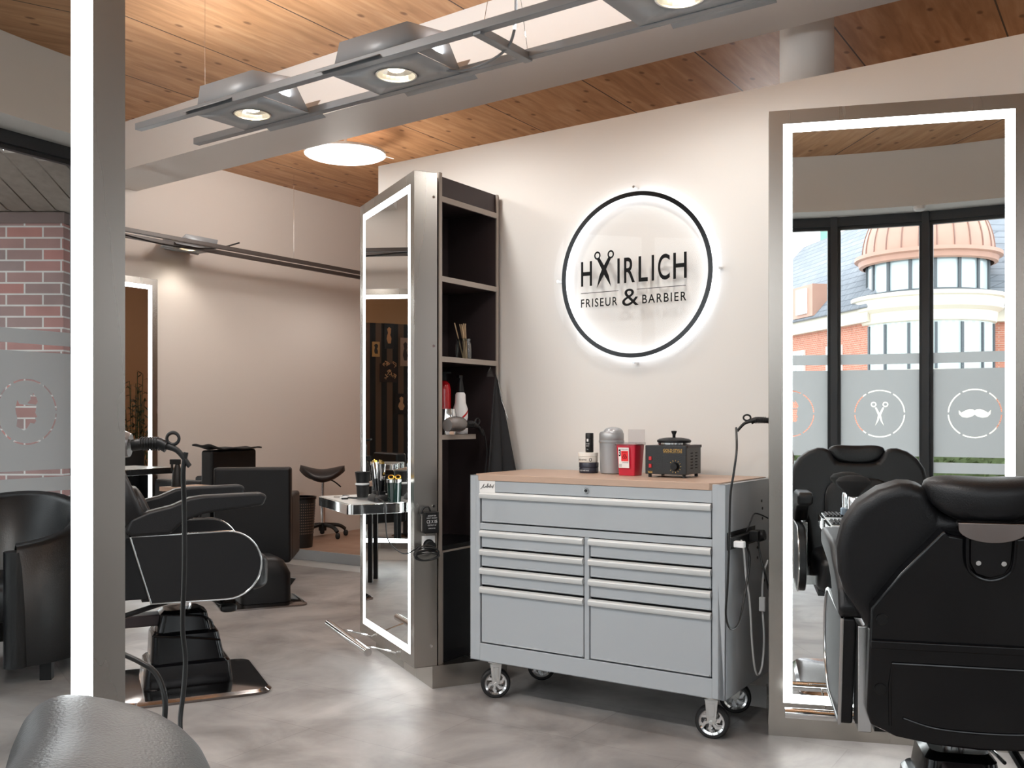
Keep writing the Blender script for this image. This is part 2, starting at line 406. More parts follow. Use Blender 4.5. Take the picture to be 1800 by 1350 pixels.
# platform with its step at the back
edge = Vector((-1.52, 7.76, 0))               # a point of the step's front, at floor level
def ed(t, off): q = edge + d_ * t + p_ * off; return (q.x, q.y)
pl = [ed(-1.3, 0), ed(7.0, 0), (5.55, 5.0), (5.55, 11.3), lw(2.15, .05), lw(-2.6, .02)]
pl = [ed(-.75, 0), ed(6.5, 0), (5.5, 11.3), lw(2.15, .05)]
struct(MB().prism(pl, .0, .128).build('floor_platform', M_plat))
M_step = pm('step_edge', '#9C9D9E', .35, .6)
Medge = Matrix.Translation(edge) @ Matrix.Rotation(-TH, 4, 'Z')
struct(MB().box(-.75, 6.5, -.02, -.001, .05, .132, Medge).build('trim_1', M_step))
struct(MB().box(-.75, 6.5, -.015, 0, 0, .05, Medge).build('trim_2', M_white))
# floor and ceiling
fl = [(-6, -3), (8, -3), (8, 13), (-6, 13)]
circ = [(FC.x + (FR + .12) * math.sin(R(a)), FC.y - (FR + .12) * math.cos(R(a))) for a in range(-92, 66, 4)]
room = circ + [(5.75, 1.5), (5.75, 11.5), (-1.0, 12.3), lw(2.3, -.1), lw(-4.6, -.1)]
struct(MB().prism(room, -.1, 0).build('floor', M_floor))
struct(MB().prism(room, CEIL, CEIL + .12).build('ceiling', M_ceil))
quadwall('wall_corner', lw(-4.5), (FC.x - FR, FC.y + .0), 0, CEIL, .15, M_wall, side=-1)
quadwall('wall_end', (5.6, 1.5), (FC.x + FR * math.sin(R(64)), FC.y - FR * math.cos(R(64))), 0, CEIL, .15, M_wall, side=1)
# white beam box across the ceiling
b0 = Vector((-2.73, 6.84, 0)); b1 = Vector((-.1, 4.857, 0)); bd = (b1 - b0).normalized(); bn = Vector((-bd.y, bd.x, 0))
q = [b0 - bd * 1.6, b0 + bd * 7.2]; q = q + [q[1] + bn * .42, q[0] + bn * .42]
struct(MB().prism([(v.x, v.y) for v in q], 2.96, CEIL - .001).build('trim_beam', M_white))
# round column behind the main wall
cc = Vector((.3047 * 4.62, 4.62, 0))
struct(MB().cyl((cc.x, cc.y, 0), (cc.x, cc.y, CEIL), .125, n=40).build('wall_column', M_white))
# curved bulkhead and soffit over the window front
def arc(r, a0, a1, step=2): n = int(abs(a1 - a0) / step); return [(FC.x + r * math.sin(R(a0 + (a1 - a0) * i / n)), FC.y - r * math.cos(R(a0 + (a1 - a0) * i / n))) for i in range(n + 1)]
A0, A1 = -88, 63
struct(MB().prism(arc(4.08, A0, A1) + arc(FR + .1, A1, A0), 2.854, CEIL - .001).build('wall_bulkhead', M_wall, sharp=30))
struct(MB().prism(arc(FR - .06, A0, A1) + arc(FR + .06, A1, A0), 0, .10).build('baseboard_front', M_blkframe))
# window panes of the curved front
def circle(cx, cy, r, n=48): return [(cx + r * math.cos(2 * math.pi * i / n), cy + r * math.sin(2 * math.pi * i / n)) for i in range(n)]
def ring_arcs(r0, r1, cuts=6, gap=6, n=8):
    L = []
    for k in range(cuts):
        a0 = 360 / cuts * k + gap / 2; a1 = 360 / cuts * (k + 1) - gap / 2
        o1 = [(r1 * math.cos(R(a0 + (a1 - a0) * i / n)), r1 * math.sin(R(a0 + (a1 - a0) * i / n))) for i in range(n + 1)]
        i1 = [(r0 * math.cos(R(a1 + (a0 - a1) * i / n)), r0 * math.sin(R(a1 + (a0 - a1) * i / n))) for i in range(n + 1)]
        L.append(o1 + i1)
    return L
def icon_scissors():
    L = []
    for s in (1, -1):
        L += [[(s * (-.045 + x), .075 + y) for x, y in circle(0, 0, .022, 16)][::s], [(s * (-.045 + x), .075 + y) for x, y in circle(0, 0, .013, 12)][::s]]
    # one blade each side, kept apart so that the loops do not cross
    L.append([(-.036, .050), (-.024, .052), (.0, .005), (.024, .052), (.036, .050), (.012, -.01), (.018, -.05), (.034, -.1), (.008, -.06), (0, -.025), (-.008, -.06), (-.034, -.1), (-.018, -.05), (-.012, -.01)])
    return L
def icon_moustache():
    return [[(-.115, .028), (-.095, .006), (-.07, .022), (-.04, .034), (-.012, .032), (0, .022), (.012, .032), (.04, .034), (.07, .022), (.095, .006), (.115, .028), (.112, -.004), (.09, -.028), (.055, -.034), (.02, -.024), (0, -.010), (-.02, -.024), (-.055, -.034), (-.09, -.028), (-.112, -.004)]]
def icon_face():
    L = [[(-.06, .035), (.05, .045), (.062, .07), (.075, .02), (.07, -.01), (.062, -.04), (.068, -.085), (.02, -.11), (0, -.095), (-.02, -.065), (-.045, -.07), (-.058, -.055), (-.05, -.035), (-.065, -.03), (-.052, -.005)],
         [(-.055, .042), (-.068, .06), (-.06, .085), (-.035, .115), (-.04, .09), (-.02, .105), (-.022, .075), (0, .05)]]
    return [[(-x, y) for x, y in l] for l in L]
def icon_comb():
    out = [(-.09, .03), (.09, .03), (.09, -.04)]
    for i in range(9): x = .09 - .02 * i; out += [(x - .01, -.04), (x - .01, .005), (x - .02, .005), (x - .02, -.04)]
    return [out[:-1]]
ICONS = [icon_scissors, icon_moustache, icon_comb, icon_scissors, icon_face]
ICON_OFF = 0
Mfl = Matrix.Rotation(R(90), 4, 'X')           # xy shape -> xz
for k in range(-9, 8):
    a0 = R(-12.24 + 9.19 * k); a1 = a0 + R(9.19); am = (a0 + a1) / 2
    if a1 < R(-90) or a0 > R(62): continue
    ce = Vector((FC.x + FR * math.cos(R(4.6)) * math.sin(am), FC.y - FR * math.cos(R(4.6)) * math.cos(am), 0))
    W2 = FR * math.sin(R(9.19 / 2))
    w = bpy.data.objects.new('window_%d' % (k + 10), None); COL.objects.link(w); w.location = ce; w.rotation_euler = (0, 0, am); struct(w)
    fr = MB()
    fr.box(-W2 - .027, -W2 + .027, -.05, .07, .1, 2.854)
    fr.box(-W2 + .027, W2 - .027, -.04, .05, 2.78, 2.854); fr.box(-W2 + .027, W2 - .027, -.04, .05, .1, .16)
    fr.build('window_frame', M_blkframe, w)
    fb = MB()
    for sx in (-1, 1): fb.box(sx * (W2 - .04) - .013, sx * (W2 - .04) + .013, -.015, .02, .16, 2.78)
    fb.box(-W2 + .053, W2 - .053, -.015, .02, 2.755, 2.78); fb.box(-W2 + .053, W2 - .053, -.015, .02, .16, .185)
    fb.build('window_sash', M_blkframe, w)
    MB().box(-W2 + .03, W2 - .03, -.003, .003, .17, 2.775).build('glass', M_glass, w)
    x0, x1 = -W2 + .053, W2 - .053
    ic = ICONS[(k + ICON_OFF) % 5]()
    loops = [[(x0, .89), (x1, .89), (x1, 1.594), (x0, 1.594)]] + [[(x, y + 1.237) for x, y in l] for l in ring_arcs(.185, .195)] + [[(x, y + 1.237) for x, y in l] for l in ic]
    me = fill_curve(loops, 'film', matrix=Matrix.Translation((0, .006, 0)) @ Mfl); mesh_obj('window_film', me, M_film, w)
    for z0, z1 in ((1.64, 1.724), (.76, .845)):
        mesh_obj('window_film', fill_curve([[(x0, z0), (x1, z0), (x1, z1), (x0, z1)]], 'film', matrix=Matrix.Translation((0, .006, 0)) @ Mfl), M_film, w)
# ================================================================ MIRROR STATIONS
def gpx(u, v, z): D = (1.2 - z) * 1700 / (v - 735); return Vector(((u - 900) / 1700 * D, D, z))
def vpx(u, v, D): return Vector(((u - 900) / 1700 * D, D, 1.2 - (v - 735) / 1700 * D))
def reflect_matrix(pt, n):
    n = Vector(n).normalized(); dd = n.dot(Vector(pt)); m = Matrix.Identity(4)
    for i in range(3):
        for j in range(3): m[i][j] = (1 if i == j else 0) - 2 * n[i] * n[j]
        m[i][3] = 2 * dd * n[i]
    return m
ST = {}
def station(origin, ang, W, label, group='lit mirror stations', H=2.29, plinth=.45, shelf=None, bar=True, fz=0.1):
    t = thing('mirror_station', label, 'mirror', (origin[0], origin[1], 0), ang, group)
    F, L = .051, .032; D = .107
    fr = MB()
    for (a, b, z0, z1) in ((0, F, fz, H), (W - F, W, fz, H), (F, W - F, fz, fz + F), (F, W - F, H - F, H)):
        fr.box(a, b, 0, .004, z0, z1)
    fr.box(0, .003, .004, D, fz, H); fr.box(W - .003, W, .004, D, fz, H); fr.box(0, W, .004, D, H - .003, H); fr.box(0, W, .004, D, fz, fz + .003)
    fr.box(.003, W - .003, D - .004, D, fz + .003, H - .003)
    fr.build('steel_case', M_steel, t)
    led = MB(); a, b, c, e = F, W - F, fz + F, H - F
    led.box(a, a + L, .001, .006, c, e); led.box(b - L, b, .001, .006, c, e); led.box(a + L, b - L, .001, .006, c, c + L); led.box(a + L, b - L, .001, .006, e - L, e)
    led.build('light_border', M_led, t)
    MB().box(a + L, b - L, .002, .006, c + L, e - L).build('mirror_glass', M_mirror, t)
    if plinth:
        MB().box(.0, W, .085, plinth, 0, fz).build('plinth', M_steel, t)
        MB().box(.04, W - .04, .045, .06, fz - .008, fz - .0005).build('underglow_strip', M_led_soft, t)
    if shelf:
        s0, s1, zt, dep = shelf
        sh = MB().loft([(zt - .045, (s0 + s1) / 2, -dep / 2, (s1 - s0) / 2, dep / 2, .025), (zt, (s0 + s1) / 2, -dep / 2, (s1 - s0) / 2, dep / 2, .025)])
        sh.build('shelf', M_chrome, t, bevel=.002)
        MB().box(s0 + .012, s1 - .012, -dep + .012, -.004, zt, zt + .002).build('shelf_top', M_steel_l, t)
    if bar:
        w = .18
        MB().cyl((.05, -w, .167), (W - .1, -w, .167), .018).build('foot_bar', M_chrome, t)
        for x in (.2, W - .25): MB().tube([(x, -w, .165), (x, -w * .6, .15), (x, .0, .115), (x, .09, .085)], .0045).build('bar_bracket', M_chrome, t)
    return t
# second mirror from the left, beside the shelving
s2o = Vector((-.43, 4.249, 0)) - .822 * Vector((.43, -.903, 0)); A2 = R(-64.5)
st2 = station(s2o, A2, .822, 'steel mirror with glowing border left of the open shelving, seen at a sharp angle', shelf=(.822 - .14 - .5, .822 - .11, .82, .267))
s1o = Vector((.951, 3.579, 0)); A1 = R(-13.5)
st1 = station(s1o, A1, .885, 'wide steel mirror with glowing border at the right, reflecting the window front', H=2.335, shelf=(.19, .69, .83, .25))
s3o = Vector((-.62, 1.55, 0)) - .86 * Vector((.7071, .7071, 0)); A3 = R(45)
st3 = station(s3o, A3, .86, 'nearest steel mirror with glowing border at the left edge, reflecting a brick pillar', H=2.29, shelf=(.0, .41, .86, .21), bar=False)
s4 = lw(-2.35, .03); s4o = Vector((s4[0], s4[1], 0)) - .86 * p_
st4 = station(s4o, R(56.8), .86, 'far mirror with glowing border on the back left wall, a plant reflected in it', plinth=.107, shelf=(.25, .84, .82, .25), bar=False)
def loc(o_, ang, x, y, z): return Matrix.Translation((o_[0], o_[1], 0)) @ Matrix.Rotation(ang, 4, 'Z') @ Vector((x, y, z))
# sockets on the near side of the second mirror's case (child parts)
so = MB().box(.822, .829, .035, .095, .70, .78).box(.822, .829, .035, .095, .60, .68).build('socket_plate', M_white, st2, bevel=.002)
ra = lambda y, z: (.83, y, z)
MB().cyl((.829, .065, .64), (.832, .065, .64), .026).build('socket', M_black, so)
for y, z in ((.09, .81), (.09, 2.18), (.09, 1.52), (.08, .19)): MB().cyl((.822, y, z), (.826, y, z), .006).build('case_screw', M_chrome, st2)

# ================================================================ OPEN SHELVING
CO = Vector((-.3254, 4.322, 0)); CA = R(56.8); CW = .467
cab = thing('shelving_cabinet', 'tall dark open shelving with greige edges between the angled mirror and the white wall', 'shelving', CO, CA)
plan = [(.0, .0), (CW, 0), (CW, .30), (.20, .30)]
def inset(z0, z1, mb, a=.012): return mb.prism([(a, .004), (CW - a, .004), (CW - a, .29), (.205, .29)], z0, z1)
bk = MB()
bk.prism([(.200, .300), (CW, .300), (CW, .288), (.207, .288)], .0, 2.28)     # back
bk.prism([(.0, .0), (.200, .300), (.215, .300), (.014, .0)], .0, 2.28)       # slanting side by the mirror
bk.box(CW - .016, CW, .0, .3, .0, 2.285)
bk.build('carcass', M_cab, cab)
e = MB(); e.box(-.008, .014, -.006, .0, 0, 2.298).build('edge_post', M_edge, cab)
MB().box(CW - .018, CW, -.006, 0, .0, 2.285).build('edge_post', M_edge, cab)
MB().box(CW, CW + .006, -.004, .29, 0, 2.28).build('edge_strip', M_black, cab)
inset(2.2, 2.285, MB()).build('top_panel', M_cab, cab)
MB().box(.014, CW - .018, -.006, .004, 2.17, 2.195).build('top_rail', M_edge, cab)
for z in (1.837, 1.477):
    s = inset(z - .02, z, MB()).build('shelf', M_cab, cab)
    MB().box(.014, CW - .018, -.006, .004, z - .024, z).build('shelf_edge', M_edge, s)
s = MB().prism([(.012, .004), (.275, .004), (.275, .29), (.205, .29)], 1.105, 1.125).build('short_shelf', M_cab, cab)
MB().box(.014, .275, -.006, .004, 1.103, 1.125).build('shelf_edge', M_edge, s)
s = MB().prism([(.016, .02), (CW - .02, .02), (CW - .02, .285), (.205, .285)], .60, .62).build('lower_shelf', M_cabdark, cab)
MB().box(.03, CW - .022, .004, .02, .10, .595).build('cabinet_door', M_cabdark, cab, bevel=.002)
MB().box(.024, .031, .001, .02, .10, .60).box(.024, CW - .02, .001, .02, .094, .10).box(.024, CW - .02, .001, .02, .595, .60).build('door_edge', M_edge, cab)
inset(.0, .09, MB()).build('plinth', M_cabdark, cab)
MB().box(0, CW, -.02, 0, 0, .012).build('floor_trim', M_steel_l, cab)
# things on the shelves
def cpt(x, y, z): return Matrix.Translation(CO) @ Matrix.Rotation(CA, 4, 'Z') @ Vector((x, y, z))
jp = cpt(.31, .09, 1.4775)
j = thing('glass_jar', 'small clear glass jar holding wooden sticks on the third shelf', 'jar', jp)
M_jar = clear('jar_glass', (.93, .95, .95), .2)
MB().lathe([(.038, 0), (.040, .01), (.040, .075), (.033, .088), (.033, .10)], n=24).build('jar_body', M_jar, j, solid=.002)
MB().lathe([(.035, .092), (.035, .10)], n=24).build('jar_rim', M_jar, j, solid=.003)
M_stick = pm('birch_stick', '#C9AE8A', .6)
for i in range(9):
    a = -.5 + i * .13; x0 = .012 * math.sin(i * 2.1); y0 = .012 * math.cos(i * 1.7)
    s = MB().cyl((x0 + .014, y0, .006), (x0 - .045 + .008 * i - .012 * math.sin(i * 3), y0 + .01 * math.cos(i), .175 - .006 * (i % 4)), .0032, n=6).build('wooden_stick', M_stick)
    s.location = jp + Vector((0, 0, .001)); s.rotation_euler = (0, 0, CA)
    tag(s, 'thin pale wooden stick leaning in the glass jar on the third shelf', 'stick', 'wooden sticks in the jar')
M_red = pm('red_plastic', '#B3161C', .25, coat=.4); M_wplast = pm('white_plastic', '#E4E4E4', .35)
b = thing('fire_extinguisher', 'small red canister with a black trigger head at the left of the short shelf', 'canister', cpt(.065, .04, 1.126))
MB().lathe([(.0, .0), (.034, .0), (.034, .02)], n=24).build('foot', M_black, b)
MB().lathe([(.034, .02), (.035, .02), (.035, .21), (.030, .235), (.014, .25)], n=24).build('canister_body', M_red, b)
MB().box(-.012, .014, -.012, .012, .25, .285).box(-.05, .035, -.006, .006, .283, .292).box(-.045, -.03, -.006, .006, .25, .283).build('trigger_head', M_black, b, bevel=.002)
b = thing('spray_bottle', 'white bottle with red barber stripes and black nozzle on the short shelf', 'bottle', cpt(.235, .055, 1.126), CA)
MB().lathe([(0, 0), (.034, 0), (.036, .01), (.036, .115), (.026, .145), (.024, .185), (.018, .195)], n=28).build('bottle_body', M_wplast, b)
MB().lathe([(.016, .195), (.018, .197), (.013, .235), (.010, .25), (.010, .27)], n=20).box(-.02, .008, -.008, .008, .262, .275).build('nozzle', M_black, b)
for k, zz in enumerate((.02, .07)):
    g = MB(); g.grid(lambda u, v: (.0366 * math.cos(R(-150 + 100 * u)), .0366 * math.sin(R(-150 + 100 * u)), zz - .012 + .055 * u + .012 * v), 12, 1); g.build('stripe', M_red, b)
g = MB(); g.grid(lambda u, v: (.0366 * math.cos(R(-120 + 70 * u)), .0366 * math.sin(R(-120 + 70 * u)), .035 + .045 * u + .008 * v), 12, 1); g.build('stripe', pm('navy_ink', '#26304E', .4), b, label='dark blue stripe')
k = thing('steel_jug', 'polished steel jug on the left end of the short shelf in front of the canister', 'jug', cpt(.06, -.045, 1.126) + Vector((.0, .0, 0)))
k.location = cpt(.075, .01, 1.126)
b2 = bpy.data.objects
MB().lathe([(0, 0), (.036, 0), (.043, .02), (.045, .06), (.038, .10), (.036, .115)], n=28).build('jug_body', M_chrome, k, solid=.002)
# the canister stands behind the jug
[o for o in COL.objects if o.name.startswith('fire_extinguisher')][0].location = cpt(.19, .12, 1.126)
def hairdryer(name, label, cat='hair dryer'):
    """body along +x, handle end towards -x"""
    t = thing(name, label, cat)
    M_d = pm('pewter_plastic', '#8A8583', .25, .6)
    MB().tube([(.0, 0, 0), (.03, 0, .004), (.08, 0, .006), (.115, 0, .0)], lambda u: .030 + .008 * math.sin(u * 3.1), n=20, flat=.85).build('body', M_d, t)
    MB().tube([(-.005, 0, 0), (-.07, 0, .006), (-.10, 0, -.004)], .014, n=14).build('grip', M_black, t)
    sp = MB(); sp.tube([(-.03 - .05 * i / 48, .016 * math.cos(i * .9), .016 * math.sin(i * .9) + .004) for i in range(49)], .0018, n=5, sm=1); sp.build('spring', M_rubber, t)
    MB().tube([(-.118 + .017 * math.cos(a * .5236), 0, .016 + .014 * math.sin(a * .5236)) for a in range(12)], .0045, n=8, closed=True, sm=2).build('hanging_loop', M_rubber, t)
    MB().tube([(-.09, 0, 0), (-.13, 0, -.012), (-.165, 0, -.05)], lambda u: .0085 - .002 * u, n=10).build('cord_sleeve', M_rubber, t)
    return t
h1 = hairdryer('hair_dryer', 'small chrome and black hair dryer lying on the short shelf edge')
h1.location = cpt(.135, -.03, 1.168); h1.rotation_euler = (0, 0, CA + R(180))
# its cord hangs down to the chest
c = MB().tube([tuple(cpt(.29, -.03, 1.15)), tuple(cpt(.30, -.035, 1.13)), tuple(cpt(.315, -.035, 1.09)), tuple(cpt(.325, -.035, 1.03)), tuple(cpt(.315, -.03, .93)), tuple(cpt(.31, -.02, .80)), tuple(cpt(.29, -.01, .66)), tuple(cpt(.28, .03, .625))], .003).build('power_cord', M_rubber)
adopt(c, h1)
# black barber cape hanging at the right of the shelving
cape = MB(); e_ = Vector((.837, -.548, 0))
hx, hy, hz = cpt(CW - .06, -.02, 1.415)
def cap(u, v):
    w_ = v ** .75; x = .385 + (u - .62) * .17 * w_; y = -.02 - .012 - (.012 + .135 * u * v) - .016 * math.sin(u * 16 + v * 2) * w_
    return cpt(x, y, 1.415 - .66 * v + .02 * math.sin(u * 9) * v - .02 * abs(u - .5) * (1 - v))
cape.grid(cap, 40, 24)
M_cloth = pm('black_cloth', '#18181A', .8, bump=.2, bscale=300)
cp = thing('barber_cape', 'black cape hanging from a hook at the right side of the open shelving', 'cape')
cape.build('cloth', M_cloth, cp, solid=.004)
MB().tube([tuple(cap(.45, .01) + e_ * .012), tuple(cap(.6, .08) + e_ * .012), tuple(cap(.75, .2) + e_ * .012), tuple(cap(.93, .33) + e_ * .012)], .0018).build('zip', M_chrome, cp)
hk = MB().prism([(-.03, 0), (.03, 0), (.0, .05)], -.006, .0, 'y', Matrix.Translation(cpt(CW - .07, -.0, 1.40)) @ Matrix.Rotation(CA, 4, 'Z')).build('hook', M_acryl)
tag(hk, 'small clear adhesive hook above the hanging cape', 'hook')

# ================================================================ TOOL CHEST
TO = Vector((-.178, 4.145, 0)); TAn = -TH; TW, TD = 1.14, .50
tc = thing('tool_chest', 'grey steel tool chest on casters with nine drawers under the round sign', 'tool chest', TO, TAn)
bd_ = MB()
zb, zt = .170, .957
bd_.box(0, .03, .0, TD, zb, zt).box(TW - .03, TW, 0, TD, zb, zt)
bd_.box(.03, TW - .03, TD - .01, TD, zb, zt); bd_.box(.03, TW - .03, .012, TD - .01, zb, zb + .07).box(.03, TW - .03, .012, TD - .01, .888, .935)
bd_.box(.0, .05, .0, .02, zb, zt).box(TW - .05, TW, .0, .02, zb, zt)
bd_.box(.05, TW - .05, .0, .02, zb, .243).box(.05, TW - .05, 0, .02, .888, .935)
bd_.box(.05, TW - .05, .0, .02, .727, .755).box(.5555, .578, .0, .02, .243, .727)
bd_.build('chest_body', M_chest, tc, bevel=.0025, seg=2)
MB().box(.03, TW - .03, .03, TD - .012, zb + .07, .888).build('drawer_cavity', M_black, tc)
wt = MB().prism([(.045, -.004), (TW - .06, -.004), (TW - .03, .03), (TW - .012, TD - .01), (.012, TD - .01), (.015, .02)], .935, .962).build('worktop', M_top, tc, bevel=.002)
def drawer(x0, x1, z0, z1):
    dr = MB().box(x0, x1, .002, .03, z0, z1 - .018).box(x0 + .004, x1 - .004, -.002, .003, z0 + .001, z0 + .007).build('drawer', M_chest, tc, bevel=.002, seg=2)
    prof = [(.004, z1 - .026), (-.010, z1 - .026), (-.014, z1 - .020), (-.014, z1 - .008), (-.006, z1 - .001), (.004, z1)]
    MB().prism([(y, z) for y, z in prof], x0 - .004, x1 + .002, 'x').build('handle', M_handle, dr)
drawer(.057, 1.085, .760, .886)
for (x0, x1) in ((.057, .551), (.582, 1.085)):
    for z0, z1 in ((.652, .724), (.572, .645), (.493, .565), (.248, .485)): drawer(x0, x1, z0, z1)
lk = MB().cyl((.565, -.004, .912), (.565, .002, .912), .013, n=24).build('lock', M_chrome, tc)
MB().cyl((.565, -.006, .912), (.565, -.003, .912), .006, n=16).build('keyhole', M_black, lk)
stk = MB().box(.048, .128, -.0015, .0, .886, .934).build('sticker', M_white, tc, label='white sticker with handwriting')
scr = MB(); pts = [(.054, .899), (.062, .905), (.074, .921), (.068, .908), (.076, .906), (.082, .912), (.084, .907), (.094, .924), (.09, .906), (.097, .914), (.10, .907), (.106, .921), (.107, .907), (.114, .915), (.117, .905), (.124, .922)]
scr.tube([(x, -.003, z) for x, z in pts], .0009, n=5); scr.build('handwriting', M_black, stk)
# raised trim on the side, slots and the power strip opening
MB().box(TW, TW + .002, .02, .32, .715, .78).build('side_slot', M_black, tc)
for (y, z) in ((.40, .87), (.41, .84), (.41, .80), (.24, .71), (.35, .73), (.35, .69), (.35, .65), (.42, .6), (.43, .55)): MB().cyl((TW, y, z), (TW + .0015, y, z), .006, n=12).build('side_hole', M_black, tc)
def caster(x, y, ang, lab):
    k = thing('caster', lab, 'caster', tuple(Matrix.Translation(TO) @ Matrix.Rotation(TAn, 4, 'Z') @ Vector((x, y, 0))), TAn + ang, 'casters under the chest')
    return k
for (x, y, an) in ((.082, .07, R(40)), (1.06, .08, R(12)), (.10, .42, R(30)), (1.02, .43, R(20))):
    cM = Matrix.Translation((x, y, 0)) @ Matrix.Rotation(an, 4, 'Z')
    C_ = lambda v: tuple(cM @ Vector(v))
    tl = MB(); tl.lathe([(.046, -.019), (.058, -.019), (.0635, -.012), (.0635, .012), (.058, .019), (.046, .019), (.046, -.019)], n=40, M=cM @ Matrix.Translation((0, 0, .0635)) @ Matrix.Rotation(R(90), 4, 'X'))
    wh = tl.build('wheel', M_rubber, tc)
    rm = MB(); WM = cM @ Matrix.Translation((0, 0, .0635)) @ Matrix.Rotation(R(90), 4, 'X')
    rm.lathe([(.040, -.016), (.048, -.0195), (.048, .0195), (.040, .016), (.040, -.016)], n=40, M=WM)
    rm.lathe([(.0, -.018), (.012, -.018), (.012, .018), (.0, .018)], n=20, M=WM)
    for s_ in range(6):
        a = s_ * 60
        for zz in (-.0165, .0125):
            rm.prism([(.008 * math.cos(R(a - 30)), .008 * math.sin(R(a - 30))), (.030 * math.cos(R(a)), .030 * math.sin(R(a))), (.043 * math.cos(R(a + 26)), .043 * math.sin(R(a + 26))), (.043 * math.cos(R(a + 40)), .043 * math.sin(R(a + 40))), (.026 * math.cos(R(a + 26)), .026 * math.sin(R(a + 26))), (.008 * math.cos(R(a + 30)), .008 * math.sin(R(a + 30)))], zz, zz + .004, 'z', WM)
    rm.build('rim', M_chrome, wh)
    fk = MB()
    for sy in (-1, 1):
        fk.prism([(-.016, .062), (.016, .062), (.024, .145), (-.024, .145)], sy * .0225, sy * .0255, 'y', cM)
        fk.prism([(-.010, .085), (.010, .085), (.012, .135), (-.012, .135)], sy * .0255, sy * .0275, 'y', cM)
    fk.box(-.026, .026, -.0255, .0255, .145, .149, cM); fk.cyl(C_((0, 0, .149)), C_((0, 0, .158)), .028); fk.box(-.035, .035, -.04, .04, .158, .169, cM)
    fk.cyl(C_((0, -.030, .0635)), C_((0, .030, .0635)), .008, n=12)
    fk.build('fork', M_steel_l, wh, bevel=.001)
# ---- things on the worktop
def tpt(x, y, z): return Matrix.Translation(TO) @ Matrix.Rotation(TAn, 4, 'Z') @ Vector((x, y, z))
def on_chest(u, v, z=.962):           # a point of the worktop
    return gpx(u, v, z)
def at_depth(u, y, z=.963):           # on the worktop, y metres behind its front edge
    k = (u - 900) / 1700; o_ = TO + p_ * y
    s = (k * o_.y - o_.x) / (d_.x - k * d_.y); q = o_ + d_ * s; return Vector((q.x, q.y, z))
M_navy = pm('navy_tin', '#2A2A36', .35, .2); M_cream = pm('cream_plastic', '#E3E0D8', .4); M_greybin = pm('silver_plastic', '#9FA0A1', .35, .35)
M_ink = pm('black_ink', '#060606', .6, spec=.15); M_whiteink = pm('white_ink', '#DADADA', .5); M_gold = pm('gold_ink', '#C39A4A', .4, .3)
p0 = at_depth(1035, .33)
jr = thing('wax_jar', 'dark navy hair wax jar at the bottom of the two stacked jars', 'jar', p0, TAn, 'stacked hair wax jars')
MB().lathe([(0, 0), (.040, 0), (.0415, .003), (.0415, .022), (.040, .024)], n=36).build('jar_body', M_navy, jr)
MB().lathe([(.040, .024), (.0425, .025), (.0425, .043), (.041, .045), (0, .045)], n=36).build('lid', M_navy, jr)
def wrap_text(txt, r, zc, h, a0, a1, mat, name, parent):
    vs, fs = text_bm(txt, 0, 1, 0, 1, 0); m = MB()
    vs = [(r * math.cos(R(a0 + (a1 - a0) * v[0])), r * math.sin(R(a0 + (a1 - a0) * v[0])), zc + h * (v[2] - .5)) for v in vs]
    me = bpy.data.meshes.new(name); me.from_pydata(vs, [], fs); mesh_obj(name, me, mat, parent)
wrap_text('BARBER HAIR WAX', .0420, .011, .006, -130, -60, M_whiteink, 'lettering', jr)
jw = thing('wax_jar', 'cream white hair wax jar stacked on the dark navy jar', 'jar', p0 + Vector((-.003, 0, .0455)), TAn, 'stacked hair wax jars')
MB().lathe([(0, 0), (.040, 0), (.042, .003), (.042, .024), (.040, .026)], n=36).build('jar_body', M_cream, jw)
MB().lathe([(.040, .026), (.0435, .027), (.0435, .041), (.041, .043), (0, .043)], n=36).build('lid', M_cream, jw)
wrap_text('BARBER HAIR WAX', .0425, .012, .007, -130, -70, M_ink, 'lettering', jw)
wrap_text('0', .0425, .012, .017, -55, -40, M_ink, 'emblem', jw)
bt = thing('powder_bottle', 'slim black styling powder bottle standing on the cream white jar', 'bottle', p0 + Vector((.003, 0, .0895)), TAn)
MB().lathe([(0, 0), (.0165, 0), (.0175, .002), (.0175, .055), (.0165, .057)], n=28).build('bottle_body', M_black, bt)
MB().lathe([(.0165, .057), (.0175, .058), (.0175, .081), (.016, .083), (0, .083)], n=28).build('cap', M_black, bt)
lb = MB(); lb.grid(lambda u, v: (.0178 * math.cos(R(-105 + 28 * u)), .0178 * math.sin(R(-105 + 28 * u)), .046 + .012 * v), 6, 1); lb.build('emblem', M_whiteink, bt)
wrap_text('POWDER', .0178, .036, .005, -125, -62, M_whiteink, 'lettering', bt)
wrap_text('WAX IT', .0178, .027, .006, -120, -66, M_whiteink, 'lettering', bt)
wrap_text('20 g', .0178, .012, .005, -105, -80, M_whiteink, 'lettering', bt)
bn_ = thing('table_bin', 'small silver plastic bin with a swing lid between the jars and the red container', 'bin', at_depth(1075, .33), TAn)
MB().lathe([(0, 0), (.043, 0), (.048, .004), (.052, .125), (.052, .132), (.0545, .134), (.0545, .142), (.052, .143)], n=40).build('bin_body', M_greybin, bn_)
MB().lathe([(.052, .143), (.053, .145), (.053, .17), (.048, .178), (.040, .180), (.0, .180)], n=40).build('bin_collar', M_greybin, bn_)
MB().sell((0.008, 0, .172), (.040, .046, .027), .85).build('swing_lid', pm('silver_lid', '#A9AAAC', .3, .4), bn_)
M_sharps = pm('red_translucent_plastic', '#C32038', .3, coat=.2)
sc_ = thing('sharps_container', 'red sharps container with a biohazard label and clear lid', 'container', at_depth(1108, .26), TAn - R(4))
